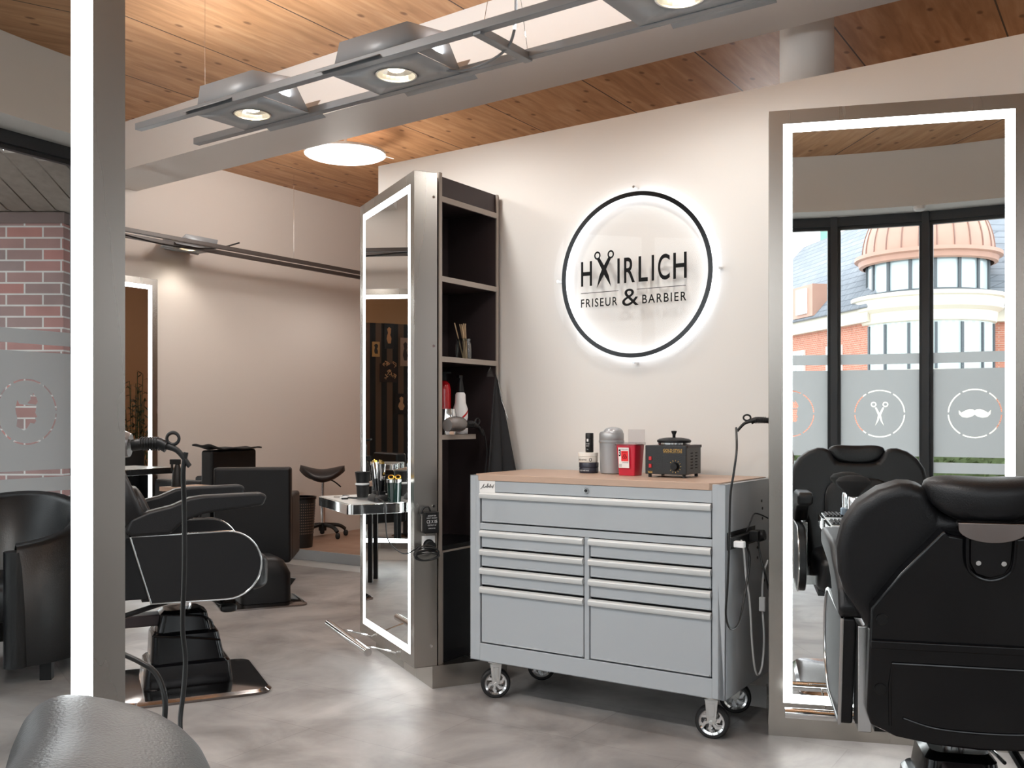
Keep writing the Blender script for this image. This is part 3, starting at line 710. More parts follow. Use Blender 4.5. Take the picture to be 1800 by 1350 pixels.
MB().loft([(0, 0, 0, .037, .032, .006), (.004, 0, 0, .038, .033, .007), (.128, 0, 0, .046, .040, .007)]).build('container_body', M_sharps, sc_)
M_clid = clear('cloudy_lid', (.9, .88, .88), .25, .1)
MB().loft([(.125, 0, 0, .050, .044, .006), (.136, 0, 0, .050, .044, .006)]).build('rim', M_clid, sc_, solid=.001)
MB().box(-.03, .048, .035, .038, .136, .19).build('open_flap', M_clid, sc_)
t1 = math.atan2(.007, .124)
lab = MB().box(-.030, .020, -.0405, -.0395, .034, .118).build('label', M_white, sc_)
lab.rotation_euler = (R(3.2), 0, 0); lab.location = (0, -.001, 0)
l2 = MB().box(-.016, .017, -.0415, -.0405, .062, .104).build('hazard_square', pm('orange_red_ink', '#E5262A', .5), lab)
bh = MB()
for a in (90, 210, 330):
    cx, cz = .0005 + .0055 * math.cos(R(a)), .081 + .0055 * math.sin(R(a))
    bh.tube([(cx + .005 * math.cos(R(a + t)), -.0419, cz + .005 * math.sin(R(a + t))) for t in range(-140, 141, 20)], .0009, n=5, sm=1)
bh.tube([(.0005 + .0035 * math.cos(R(t)), -.0419, .081 + .0035 * math.sin(R(t))) for t in range(0, 360, 30)], .0006, n=5, closed=True, sm=1)
bh.build('biohazard_symbol', M_ink, lab)
letters('lettering', [('BIOHAZARD', -.010, .011, .097, .101, -.0418), ('INFECTIOUS WASTE', -.026, .016, .108, .112, -.0409), ('CONTAINER', -.012, .016, .054, .058, -.0409), ('|||||', -.027, -.015, .038, .050, -.0409)], M_ink, lab)
letters('volume_mark', [('3', -.028, -.018, .082, .110, -.0409, dict(bold=.03))], M_ink, lab)
M_warm = pm('crackle_black_metal', '#191919', .38, bump=.3, bscale=200)
wx = thing('wax_warmer', 'black box wax warmer with a round lid and gold lettering', 'wax warmer', at_depth(1163, .22), TAn + R(2))
wx.location = at_depth(1134, .19); wb = .175
MB().box(0, wb, 0, .165, .012, .128).build('housing', M_warm, wx, bevel=.003)
MB().box(.148, wb + .002, .012, .168, .118, .129).build('housing_trim', M_cab, wx)
for x in (.015, .16):
    for y in (.015, .15): MB().cyl((x, y, 0), (x, y, .014), .007, n=12).build('foot', M_rubber, wx)
MB().lathe([(.058, 0), (.066, .003), (.066, .012)], (.09, .085, .128), n=40).build('pot_rim', M_chrome, wx)
ld = MB().lathe([(.066, .0), (.0685, .003), (.0685, .009), (.060, .015), (.03, .020), (0, .021)], (.09, .085, .138), n=40).build('pot_lid', M_black, wx)
MB().lathe([(.006, 0), (.0065, .012), (.011, .022), (.011, .027), (0, .028)], (.09, .085, .158), n=20).build('lid_knob', M_black, ld)
kn = MB().cyl((.128, -.016, .045), (.128, 0, .045), .0135, .017, n=28).build('dial', M_black, wx)
tk = MB()
for i in range(11):
    a = R(-50 + 28 * i); tk.box(-.0008, .0008, -.001, 0, .021, .026, Matrix.Translation((.128, 0, .045)) @ Matrix.Rotation(a, 4, 'Y'))
tk.build('dial_marks', M_gold, wx)
letters('lettering', [('GOLD STYLE', .078, .158, .103, .114, -.0008, dict(bold=.01)), ('WAX', .012, .032, .016, .025, -.0008, dict(bold=.02)), ('WAX MACHINE', .078, .158, .098, .1015, -.0008)], M_gold, wx)
for z in (.075, .045): MB().box(.017, .029, -.004, 0, z - .007, z + .008).build('switch', M_red, wx, bevel=.001)
vt = MB()
for i in range(6):
    for y in (.05, .10): vt.box(wb, wb + .001, y, y + .022, .035 + i * .012, .039 + i * .012)
vt.build('vent_slots', M_ink, wx)

# power strip and cords at the chest's right side
ps = thing('power_strip', 'black power strip mounted on the right side of the chest with plugs in it', 'power strip', tuple(tpt(TW + .0025, .02, .745)), TAn)
MB().box(0, .024, 0, .30, -.018, .02).build('strip_body', M_black, ps, bevel=.004)
MB().box(.024, .026, .20, .235, -.012, .018).build('switch', pm('dark_red_switch', '#8E3437', .4), ps)
MB().cyl((.024, .26, .0), (.05, .26, .005), .024, .02, n=20).build('plug', M_black, ps)
MB().box(.024, .06, .155, .185, -.01, .03).build('plug', M_black, ps, bevel=.004)
def cord(pts, r, mat, label, name='power_cord'):
    return MB().tube([tuple(p) for p in pts], r, n=10).build(name, mat)
M_wcord = pm('white_cord', '#D9D9D8', .4); M_bcord = pm('black_cord', '#141414', .35)
pd = Vector((.62, 3.33, 0))
c1 = [vpx(1294, 752, 3.48), vpx(1295, 790, 3.42), vpx(1290, 830, 3.41), vpx(1284, 872, 3.41), vpx(1282, 950, 3.42), vpx(1279, 1030, 3.44), vpx(1276, 1080, 3.45), vpx(1284, 1105, 3.48), vpx(1299, 1095, 3.52), vpx(1310, 1040, 3.58), vpx(1318, 985, 3.62), vpx(1312, 960, 3.62), vpx(1304, 948, 3.60)]
k1 = cord(c1, .0042, M_bcord, 'x')
wp = MB().box(-.02, .02, -.012, .012, -.012, .012).build('plug', M_wplast, ps, bevel=.004); wp.location = (.04, .012, -.005)
c2 = [vpx(1297, 950, 3.58), vpx(1306, 957, 3.59), vpx(1311, 1010, 3.62), vpx(1318, 1060, 3.64), vpx(1322, 1130, 3.68), vpx(1327, 1175, 3.70), vpx(1333, 1186, 3.72), vpx(1340, 1168, 3.74), vpx(1343, 1120, 3.75), vpx(1340, 1060, 3.76), vpx(1342, 1010, 3.77), vpx(1350, 985, 3.80)]
wc = thing('extension_lead', 'white lead with a small inline switch hanging in a loop beside the chest', 'lead'); cord(c2, .0042, M_wcord, 'x').parent = wc
sw = MB().box(-.012, .012, -.008, .008, -.028, .028).build('inline_switch', M_wplast, bevel=.004); sw.location = vpx(1340, 1062, 3.745); sw.rotation_euler = (0, 0, -TH); sw.parent = wc
adopt(cord([vpx(1333, 945, 3.70), vpx(1336, 975, 3.68), vpx(1345, 1010, 3.66), vpx(1352, 1040, 3.68)], .0035, M_bcord, 'x'), ps)
adopt(cord([vpx(1312, 935, 3.68), vpx(1320, 915, 3.69), vpx(1326, 903, 3.7), vpx(1338, 905, 3.72), vpx(1352, 912, 3.74)], .0028, M_bcord, 'x'), ps)
h2 = hairdryer('hair_dryer', 'pewter hair dryer hung at the left edge of the right mirror')
h2.location = vpx(1357, 740, 3.76); h2.rotation_euler = (0, 0, R(-12)); h2.scale = (.8, .8, .8); adopt(k1, h2)
h3 = hairdryer('hair_dryer', 'silver hair dryer with a spring cord guard beside the near mirror')
h3.location = vpx(229, 783, 1.82); h3.rotation_euler = (0, 0, R(180 + 6)); h3.scale = (.66, .8, .8)
c3 = [vpx(327, 795, 1.83), vpx(322, 830, 1.83), vpx(324, 900, 1.84), vpx(324, 1000, 1.84), vpx(321, 1100, 1.84), vpx(326, 1160, 1.84), vpx(322, 1220, 1.83), vpx(317, 1262, 1.82), vpx(316, 1320, 1.80), vpx(300, 1480, 1.75), vpx(260, 1780, 1.7)]
adopt(cord(c3, .0046, M_bcord, 'x'), h3)
adopt(cord([vpx(205, 1145, 1.95), vpx(245, 1163, 1.95), vpx(275, 1185, 1.95), vpx(290, 1230, 1.94), vpx(287, 1300, 1.93), vpx(280, 1500, 1.9), vpx(262, 1830, 1.75)], .0058, M_bcord, 'x'), st3)
# ================================================================ ROUND SIGN
SG = Vector(wallpt(-.598, 0, 1.837))
sg = thing('round_sign', 'round backlit clear sign with black ring and salon lettering on the white wall', 'sign', SG, TAn)
MB().lathe([(.0, 0), (.415, 0), (.415, .006), (0, .006)], n=96, M=Matrix.Translation((0, -.034, 0)) @ Matrix.Rotation(R(90), 4, 'X')).build('acrylic_disc', M_acryl, sg)
WMt = Matrix.Rotation(R(90), 4, 'X')
MB().lathe([(.349, .036), (.3685, .036), (.3685, .0425), (.349, .0425), (.349, .036)], n=128, M=WMt).build('black_ring', M_gloss, sg)
MB().lathe([(.352, .020), (.367, .020), (.367, .032), (.352, .032), (.352, .020)], n=128, M=WMt).build('light_strip', emis('sign_light', (.88, .92, 1), 4.5), sg)
y = -.0412; kx = .736 / 930; kz = .736 / 1055
L0 = []
for ch, xa, xb in (('H', 250, 322), ('I', 485, 500), ('R', 527, 595), ('L', 617, 674), ('I', 697, 712), ('C', 735, 806), ('H', 826, 905)):
    L0.append((ch, (xa - 587) * kx, (xb - 587) * kx, -.034, .079, y, dict(bold=.012)))
letters('lettering', L0, M_ink, sg)
letters('lettering', [('FRISEUR', (250 - 587) * kx, (485 - 587) * kx, -.131, -.092, y, dict(spacing=1.25, bold=.012)), ('BARBIER', (640 - 587) * kx, (903 - 587) * kx, -.131, -.092, y, dict(spacing=1.25, bold=.012)), ('&', (515 - 587) * kx, (618 - 587) * kx, -.137, -.061, y)], M_ink, sg)
MB().box((250 - 587) * kx, (492 - 587) * kx, y - .001, y, -.067, -.0645).box((607 - 587) * kx, (900 - 587) * kx, y - .001, y, -.067, -.0645).build('rule', M_ink, sg)
sx0 = (400 - 587) * kx
lo = []
for s in (1, -1):
    lo.append([(sx0 + s * (.034 + .0 + x), .100 + y2) for x, y2 in circle(0, 0, .0165, 24)]); lo.append([(sx0 + s * (.034 + x), .100 + y2) for x, y2 in circle(0, 0, .0095, 24)])
mesh_obj('scissor_rings', fill_curve([[(x, z * 1.15 - .014) for x, z in l] for l in lo], 'rings', matrix=Matrix.Translation((0, y, 0)) @ Mfl), M_ink, sg)
sb = MB()
for s in (1, -1):
    sb.prism([(sx0 + s * a_, b_) for a_, b_ in ((.022, .089), (.036, .084), (.014, .042), (.000, .012), (-.036, -.045), (-.024, .006), (-.011, .036))], y - .001 * (1.2 if s > 0 else 1), y, 'y')
sb.build('scissor_blades', M_ink, sg)
for a in (0, 90, 180, 270):
    for k_ in ((0, .39),) if a == 0 else ((0, -.39),) if a == 180 else (((.39, .0)),) if a == 90 else ((-.39, 0),):
        MB().cyl((k_[0], -.043, k_[1]), (k_[0], 0, k_[1]), .006, n=14).build('standoff', M_chrome, sg)
# ================================================================ CEILING LIGHT RAILS
RZ = 2.70
ra0 = gpx(243, 230, RZ); ra1 = gpx(1038, 0, RZ); rd = (ra1 - ra0).normalized()
rb0 = gpx(345, 255, RZ); rn = Vector((-rd.y, rd.x, 0)); RS = (rb0 - ra0).dot(rn); RB = (rb0 - ra0).dot(rd)
RAo = ra0; RAa = math.atan2(rd.y, rd.x)
rail = thing('light_rail', 'pair of grey parallel rails hanging under the near ceiling in front of the white beam', 'light rail', (RAo.x, RAo.y, RZ), RAa)
RL = 4.6
MB().box(0, RL, -.02, .02, 0, .035).build('rail', M_rail, rail, bevel=.003)
MB().box(RB, RL, RS - .02, RS + .02, 0, .035).build('rail', M_rail, rail, bevel=.003)
xq = (gpx(920, 100, RZ) - RAo).dot(rd)
for x in (xq, xq + 3.0 if xq + 3 < RL else RL - .1):
    MB().box(x - .02, x + .02, -.01, RS + .01, -.012, .022).build('cross_bar', M_rail, rail, bevel=.003)
for (x, y) in ((xq + .02, .01), (xq + .02, RS - .03), (.55, .0)):
    MB().tube([(x, y, .03), (xq + .05 if x > .6 else x, .12 if x > .6 else y, .598)], .0015, n=5, sm=1).build('wire', M_chrome, rail)
MB().cyl((xq + .045, .10, .35), (xq + .047, .11, .46), .006, n=10).build('wire_clamp', M_chrome, rail)
MB().tube([(xq + .06, .14, .60), (xq + .07, .15, .30), (xq + .06, .16, .05), (xq - .05, .2, -.02), (xq - .3, .26, -.01), (xq - .5, .25, .06)], .006).build('feed_cable', M_rail, rail)
M_lum = pm('luminaire_grey', '#9A9EA2', .42, .15)
M_lamp = emis('halogen_lamp', (1, .84, .55), 14); M_reflr = pm('faceted_reflector', (.95, .93, .88), .3, 1)
def luminaire(label, group):
    t = thing('downlight', label, 'ceiling light', (0, 0, 0), 0, group)
    hw, hl = RS / 2 - .02, .24
    pl_ = MB(); n = 32; r = .09
    # plate with a round opening
    ca = math.atan2(hw, hl); AN = sorted([2 * math.pi * i / n for i in range(n)] + [ca, math.pi - ca, math.pi + ca, 2 * math.pi - ca]); n = len(AN)
    top = [(r * math.cos(a), r * math.sin(a), .006) for a in AN]
    def sq(i):
        a = AN[i]; c, s_ = math.cos(a), math.sin(a); m = max(abs(c) / hl, abs(s_) / hw); return (c / m, s_ / m, .006)
    out = [sq(i) for i in range(n)]
    pl_.add(top + out, [(i, (i + 1) % n, n + (i + 1) % n, n + i) for i in range(n)])
    pl_.build('plate', M_lum, t, solid=.004, sharp=2)
    wg = MB()
    wg.add([(-hl, -hw, .01), (hl, -hw, .01), (hl, -hw - .05, .115), (-hl * .6, -hw - .05, .115)], [(0, 1, 2, 3)])
    wg.add([(-hl * .9, hw + .03, .0), (hl * .9, hw + .03, .0), (hl * .9, hw + .10, .10), (-hl * .6, hw + .10, .10)], [(0, 1, 2, 3)])
    wg.add([(-hl - .03, -hw - .075, -.0), (hl - .16, -hw - .075, .0), (hl - .16, -hw - .02, .03), (-hl - .03, -hw - .02, .03)], [(0, 1, 2, 3)])
    wg.add([(-hl + .10, hw + .02, .03), (hl + .03, hw + .02, .03), (hl + .03, hw + .085, .0), (-hl + .10, hw + .085, .0)], [(0, 1, 2, 3)])
    wg.add([(hl, -hw, .01), (hl, hw, .01), (hl, .04, .15), (hl, -hw - .05, .115)], [(0, 1, 2, 3)])
    wg.build('wing', M_lum, t, solid=.003, sharp=2)
    MB().lathe([(.091, .0), (.091, .012), (.084, .012), (.084, .0), (.091, .0)], n=40).build('trim_ring', M_steel_l, t)
    MB().lathe([(.084, .006), (.078, .025), (.062, .045), (.03, .058), (0, .060)], n=24, cap=False).build('reflector', M_reflr, t, sharp=5)
    MB().sell((0, 0, .034), (.040, .040, .018), 1).build('bulb', M_lamp, t)
    return t
def spot(pos, power, size=100, col=(1, .93, .82)):
    L = bpy.data.lights.new('spot_beam', 'SPOT'); L.energy = power; L.spot_size = R(size); L.spot_blend = .6; L.color = col; L.shadow_soft_size = .06
    o = bpy.data.objects.new('spot_beam', L); COL.objects.link(o); o.location = pos
LU = luminaire('grey downlight nearest the left end of the near rails', 'downlights on the near rails')
spots = []
first = True
for (u, v, lab) in ((437, 200, 'grey downlight nearest the left end of the near rails'), (687, 129, 'grey downlight with a lit metal plate in the middle of the near rails'), (1195, -4, 'downlight cut off by the top edge above the wall sign')):
    c_ = gpx(u, v, RZ); x = (c_ - RAo).dot(rd); q = RAo + rd * x + rn * RS / 2
    if first: o = LU; first = False
    else: o = dup(LU, label=lab)
    o.location = (q.x, q.y, RZ); o.rotation_euler = (0, 0, RAa); spots.append((q.x, q.y, RZ - .01))
# rails over the camera; their downlights are added to brighten the room
rail2 = dup(rail, label='pair of grey rails under the ceiling near the window front, carrying added downlights')
R2Z = 2.92; rail2.location = (-1.95, 2.0, R2Z); rail2.scale = (.55, 1, .6)
for i, x in enumerate((.3, 1.2, 2.0)):
    q = Vector((-1.95, 2.0, 0)) + rd * x + rn * RS / 2
    o = dup(LU, label='added downlight brightening the room from the rails near the window front, %s' % ['nearest the left end', 'in the middle', 'nearest the right end'][i], group='added downlights near the window front')
    o.location = (q.x, q.y, R2Z); o.rotation_euler = (0, 0, RAa); spots.append((q.x, q.y, R2Z - .01))
for i, s in enumerate(spots): spot(s, 22 if i < 3 else 56, 165, (1, .985, .97))
# upward area lights without fittings, added over the rails to wash the ceiling
def strip_up(o_, z, L_, power, ang=RAa, off=RS / 2):
    q = Vector((o_[0], o_[1], 0)) + Vector((math.cos(ang), math.sin(ang), 0)) * L_ / 2 + Vector((-math.sin(ang), math.cos(ang), 0)) * off
    area('ceiling_fill_light', (q.x, q.y, z), (R(180), 0, -ang), L_, .05, power, (.96, .98, 1)).rotation_euler = (R(180), 0, ang)
strip_up((RAo.x, RAo.y), RZ + .05, RL, 26)
strip_up((-1.95, 2.0), R2Z + .03, RL * .55, 14)
# dark rails along the far left wall
def wl(t, off): q = LW + p_ * t + d_ * off; return Vector((q.x, q.y, 2.52))
fr_ = thing('light_rail', 'dark pair of rails hanging along the far left wall', 'light rail', wl(-4.2, .30), R(90) - TH)
for y in (0, .2): MB().box(0, 5.6, -y - .018, -y + .018, 0, .03).build('rail', M_raildark, fr_, bevel=.003)
for x in (1.1, 2.95, 4.9): MB().cyl((x, -.1, .02), (x, -.1, .775), .0015, n=5).build('wire', M_chrome, fr_)
MB().tube([(.9, -.1, .03), (1.6, -.14, -.03), (2.1, -.08, .02), (2.35, -.1, .1)], .006).build('cable', M_rubber, fr_)
cD = gpx(412, 430, 2.52); xx = (cD - wl(-4.2, .30)).dot(p_)
o = dup(LU, label='small grey downlight on the dark rails along the far left wall', group='downlights on the far rails')
q = wl(-4.2 + xx, .20); o.location = (q.x, q.y, 2.535); o.rotation_euler = (0, 0, R(90) - TH); o.scale = (.8, .62, .8)
spot((q.x, q.y, 2.5), 6, 120)
# flat round ceiling lamp
dl = thing('disc_lamp', 'flat glowing round lamp hanging near the left end of the white wall', 'ceiling light', tuple(vpx(607, 271, 7.1)))
dz = dl.location.z
MB().lathe([(.055, -.012), (.28, -.012), (.292, -.004), (.292, .004)], n=64, cap=False).build('diffuser', emis('lamp_diffuser', (1, .93, .88), 2.6), dl)
MB().lathe([(.292, -.005), (.297, -.005), (.297, .012), (.05, .02), (0, .02)], n=64).build('lamp_shade', M_white, dl)
MB().lathe([(0, -.016), (.055, -.016), (.06, -.008)], n=40).build('hub', M_lum, dl)
MB().cyl((0, 0, .02), (0, 0, CEIL - dz - .002), .012, n=14).build('stem', M_white, dl)
MB().tube([(.2, 0, .01), (.35, .05, -.02)], .003, n=6, sm=1).build('wire', M_white, dl)
point('disc_lamp_light', (dl.location.x, dl.location.y, dz - .06), 60, (1, .94, .88), .25)
# copies of the round lamp added as fill: left aisle and behind the wall
for (x, y, lab) in ((-2.75, 3.4, 'added flat round fill lamp over the left aisle, left of the camera view'), (2.0, 7.4, 'added flat round fill lamp behind the white wall')):
    o = dup(dl, (x, y, dz), 0, lab); point('disc_lamp_light', (x, y, dz - .06), 75 if x < 0 else 28, (1, .97, .94), .25)
for t_ in (1.6, 3.6): qq = wl(-4.2 + t_, .20); spot((qq.x + .55, qq.y - .36, 2.5), 12, 170, (1, .95, .9))  # extra spots with no fittings, added to brighten the far left zone
# warm lamp behind the wall
# ================================================================ BARBER CHAIRS
M_trim = pm('chrome_trim', '#C9C9C9', .2, 1)
M_baseplate = pm('smoked_chrome', '#8F8784', .09, 1)
def barber_chair(label, lift=0, rec=18, leather=None, group='barber chairs', bx=-.245, brk=None, ht=.056, wing=1.0, hl_=.132):
    """faces +x, base centre at the origin"""
    Lm = leather or M_leather
    t = thing('barber_chair', label, 'barber chair', (0, 0, 0), 0, group)
    MB().loft([(.0, 0, 0, .31, .30, .07), (.012, 0, 0, .315, .305, .07), (.024, 0, 0, .30, .29, .06), (.03, 0, 0, .19, .17, .05)]).build('base_plate', M_baseplate, t, sharp=25)
    MB().loft([(.026, -.02, 0, .185, .15, .03), (.035, -.02, 0, .188, .153, .03), (.125, -.02, 0, .175, .145, .03), (.135, -.02, 0, .165, .135, .03),
               (.136, -.02, 0, .155, .125, .03), (.25, -.03, 0, .14, .115, .03), (.262, -.03, 0, .13, .105, .03),
               (.263, -.035, 0, .115, .095, .03), (.335, -.035, 0, .10, .085, .03), (.352, -.04, 0, .075, .07, .03)]).build('base_cover', M_gloss, t, sharp=30)
    ar = MB(); ar.tube([(-.165, -.118, .255), (-.0, -.122, .235), (.112, -.118, .215)], .005); ar.tube([(-.13, -.097, .342), (.02, -.097, .325), (.075, -.088, .30), (.085, -.085, .265)], .005); ar.build('cover_ridge', M_gloss, t)
    MB().cyl((-.02, 0, .34), (-.02, 0, .43 + lift), .026).build('column', M_chrome, t)
    MB().cyl((-.02, 0, .415 + lift), (-.02, 0, .435 + lift), .055).build('swivel_collar', M_black, t)
    lv = MB().tube([(.0, -.03, .40 + lift), (.06, -.10, .40 + lift), (.12, -.19, .378 + lift)], .006).build('pump_lever', M_chrome, t)
    MB().sell((.135, -.21, .372 + lift), (.035, .03, .018), .6).build('lever_pad', M_black, lv)
    MB().box(-.40, -.13, -.05, .05, .285, .335).build('rear_arm', M_cab, t, bevel=.008)
    MB().tube([(-.32, -.12, .345 + lift), (-.08, -.1, .405 + lift)], .011, sm=1).build('gas_strut', M_black, t)
    MB().tube([(-.08, -.1, .405 + lift), (.0, -.09, .425 + lift)], .005, sm=1).build('strut_rod', M_chrome, t)
    MB().box(-.345, -.32, -.13, -.105, .33 + lift, .45 + lift).build('strut_bracket', M_black, t)
    MB().box(-.22, .24, -.22, .22, .425 + lift, .45 + lift).build('seat_frame', M_black, t)
    MB().sell((.05, 0, .515 + lift), (.27, .228, .085), .35, n=48, m=20).build('seat', Lm, t)
    for s in (-1, 1):
        out = [(-.27, .71), (-.1, .713), (.10, .716)] + [(.115 + .145 * math.cos(R(a)), .571 + .145 * math.sin(R(a))) for a in range(90, -91, -10)] + [(-.19, .43)]
        out = [(x, z + lift) for x, z in out]
        y0, y1 = (.268, .300) if s > 0 else (-.300, -.268)
        pn = MB().prism(out, y0, y1, 'y').build('side_panel', Lm, t, bevel=.006)
        ye = s * .300
        MB().tube([(x, ye, z) for x, z in out], .0045, n=8, closed=True, sm=1).build('trim', M_trim, pn)
        ac = [(.262, .878), (.285, .862), (.268, .822), (.02, .795), (-.06, .765), (-.115, .715), (-.27, .712), (-.29, .735), (-.27, .785), (-.2, .815), (-.11, .835), (-.04, .865), (.02, .873)]
        MB().prism([(x, z + lift) for x, z in ac], s * .276 - .034, s * .276 + .034, 'y').build('armrest', Lm, t, bevel=.014, seg=4)
        MB().box(-.30, -.20, min(s * .236, s * .267), max(s * .236, s * .267), .445 + lift, .70 + lift).build('side_bracket', brk or M_trim, t, bevel=.003)
        MB().box(-.12, .16, min(s * .20, s * .267), max(s * .20, s * .267), .46 + lift, .50 + lift).build('side_bracket', M_trim, t)
    # backrest, tilted about its foot
    BMx = Matrix.Translation((bx, 0, .49 + lift)) @ Matrix.Rotation(R(-rec), 4, 'Y')
    half = [(.0, .495), (.10, .50), (.122, .53), (.135, .562), (.17, .570), (.20, .571), (.25, .555), (.30, .52), (.333, .47), (.347, .41), (.343, .35), (.325, .30), (.29, .25), (.262, .20), (.25, .10), (.242, 0)]
    half = [(y * .92, h * wing) for y, h in half]
    outl = half + [(-y, h) for y, h in half[::-1][:-1]]
    MB().prism(outl, -.04, .045, 'x', BMx).build('backrest', Lm, t, bevel=.028, seg=5)
    pad = MB().sell((.05, 0, .22), (.03, .16, .20), .5, n=40, M=BMx).build('back_cushion', Lm, t)
    hs = [(0, .462), (.04, .463), (.09, .468), (.102, .480), (.20, .375), (.268, .285), (.273, .03), (.262, -.005), (.20, -.03), (.10, -.045), (0, -.05)]
    hs = [(y * .92, h) for y, h in hs]
    shl = hs + [(-y, h) for y, h in hs[::-1][:-1]]
    sh = MB().prism(shl, -.085, -.038, 'x', BMx).build('back_shell', M_gloss, t, bevel=.012, seg=4)
    MB().box(-.093, -.083, -.246, .246, .192, .212, BMx).build('shell_band', M_gloss, sh, bevel=.004)
    pc = MB(); pc.tube([tuple(BMx @ Vector((-.086, y, h))) for y, h in ((-.198, -.0), (-.202, .10), (-.198, .155), (.198, .155), (.202, .10), (.198, .0))], .0035, sm=1); pc.build('panel_ridge', M_gloss, sh)
    pc = MB(); pc.tube([tuple(BMx @ Vector((-.086, y, h))) for y, h in ((-.17, .02), (-.10, .0), (0, -.005), (.10, .0), (.17, .02))], .003); pc.build('panel_ridge', M_gloss, sh)
    for (y, h) in ((-.222, .262), (.222, .262), (-.222, .09), (.222, .09)):
        bo = MB().cyl(BMx @ Vector((-.089, y, h)), BMx @ Vector((-.083, y, h)), .013, n=20).build('bolt_cup', M_black, sh)
    tg = [(y, h * 1.0) for y, h in [(-.045, .50), (.045, .50), (.042, .41), (.03, .385), (0, .375), (-.03, .385), (-.042, .41)]]
    br = MB().prism(tg, -.103, -.083, 'x', BMx).build('headrest_bracket', M_gloss, t, bevel=.005)
    MB().tube([tuple(BMx @ Vector((-.1, y, h))) for y, h in ((-.05, .49), (-.047, .41), (-.033, .382), (0, .37), (.033, .382), (.047, .41), (.05, .49))], .004).build('bracket_rim', M_gloss, br)
    for y in (-.026, .026): MB().cyl(BMx @ Vector((-.107, y, .412)), BMx @ Vector((-.102, y, .412)), .0055, n=16).build('bolt', M_chrome, br)
    MB().prism([(-.072, .505)] + [(.072 * math.cos(R(a)), .494 - .034 * math.sin(R(a))) for a in range(170, 9, -10)] + [(.072, .505)], -.112, -.085, 'x', BMx).build('headrest_plate', M_baseplate, br, bevel=.002)
    hd = MB()
    def hr(u, v):
        # saddle shaped cushion, closed tube around its long axis
        a = 2 * math.pi * v; L = hl_ * (2 * u - 1)
        e = (1 - abs(2 * u - 1) ** 3.2) ** .5 if abs(2 * u - 1) < 1 else 0
        dz = .022 * (2 * u - 1) ** 2
        sgn = lambda q: math.copysign(abs(q) ** .7, q)
        hx = ht * e; hz = (.052 - .008 * (2 * u - 1) ** 2) * e
        return BMx @ Vector((-.03 + hx * sgn(math.cos(a)) + .03 * (2 * u - 1) ** 2, L, .536 + dz + hz * sgn(math.sin(a))))
    hd.grid(hr, 40, 28)
    hd.build('headrest', Lm, t, sharp=60)
    return t
bA = barber_chair('black barber chair on the left, seen from the side with a pale trimmed side panel', bx=-.13, rec=23, brk=M_gloss)
bA.location = (-1.45, 4.36, 0); bA.rotation_euler = (0, 0, R(25))
bC = barber_chair('large black barber chair seen from behind at the right, facing the wide mirror', rec=10)
bC.location = (1.162, 2.556, 0); bC.rotation_euler = (0, 0, R(76.5))
bD = barber_chair('worn grey barber chair whose rounded headrest fills the bottom left corner', lift=-.11, rec=18, leather=M_leather_g, ht=.085, wing=.88, hl_=.15)
bD.location = (-.35 - .40, .80 - .14, 0); bD.rotation_euler = (0, 0, R(200))
M_tintl = pm('light_tinted_leather', '#7A655C', .3)  # brown cast of the light put into the leather colour
bF = barber_chair('barber chair by the window front, tinted brown for the light on it, its backrest glimpsed in the wide mirror', leather=M_tintl)
bF.location = (-.05, -.45, 0); bF.rotation_euler = (0, 0, R(80))
# salon chairs further back
def box_chair(label, group=None, seat_h=.45, top=.86, w=.52):
    t = thing('salon_chair', label, 'salon chair', (0, 0, 0), 0, group)
    MB().box(-.30, -.19, -w / 2, w / 2, .20, top).build('backrest', M_leather, t, bevel=.02, seg=4)
    MB().box(-.19, .27, -w / 2 + .08, w / 2 - .08, .30, seat_h).build('seat', M_leather, t, bevel=.025, seg=4)
    for s in (-1, 1): MB().box(-.20, .27, s * (w / 2 - .035) - .035, s * (w / 2 - .035) + .035, .20, .66).build('armrest', M_leather, t, bevel=.02, seg=4)
    MB().cyl((0, 0, .03), (0, 0, .31), .035).build('column', M_chrome, t)
    MB().loft([(0, 0, 0, .24, .24, .05), (.012, 0, 0, .24, .24, .05), (.022, 0, 0, .20, .20, .05)]).build('base_plate', M_chrome, t)
    return t
e1 = box_chair('black square salon chair with its plain back to the camera, behind the left barber chair', 'square salon chairs')
e1.location = (-1.82, 6.95, 0); e1.rotation_euler = (0, 0, R(96))
e2 = dup(e1, label='black square salon chair nearer the far mirror with a dark towel on its back', group='square salon chairs')
e2.location = (-2.42, 7.25, 0); e2.rotation_euler = (0, 0, R(200))
e2.location = (-2.36, 7.42, 0); e2.rotation_euler = (0, 0, R(155)); e2.scale = (1, .95, 1.12)
tw = thing('towel', 'dark folded towel lying over the back of the far salon chair', 'towel', (0, 0, 0))
M_towel = pm('dark_towel', '#1F1D1D', .9, bump=.4, bscale=200)
tq = Matrix.Translation(e2.location) @ Matrix.Rotation(e2.rotation_euler.z, 4, 'Z')
tm = MB(); tm.grid(lambda u, v: tq @ Vector((-.33 + .18 * u, -.27 + .56 * v, .972 + .03 * max(0, v - .75) * 4 + .004 * math.sin(u * 9 + v * 13))), 14, 24); tm.build('towel_cloth', M_towel, tw, solid=.012)
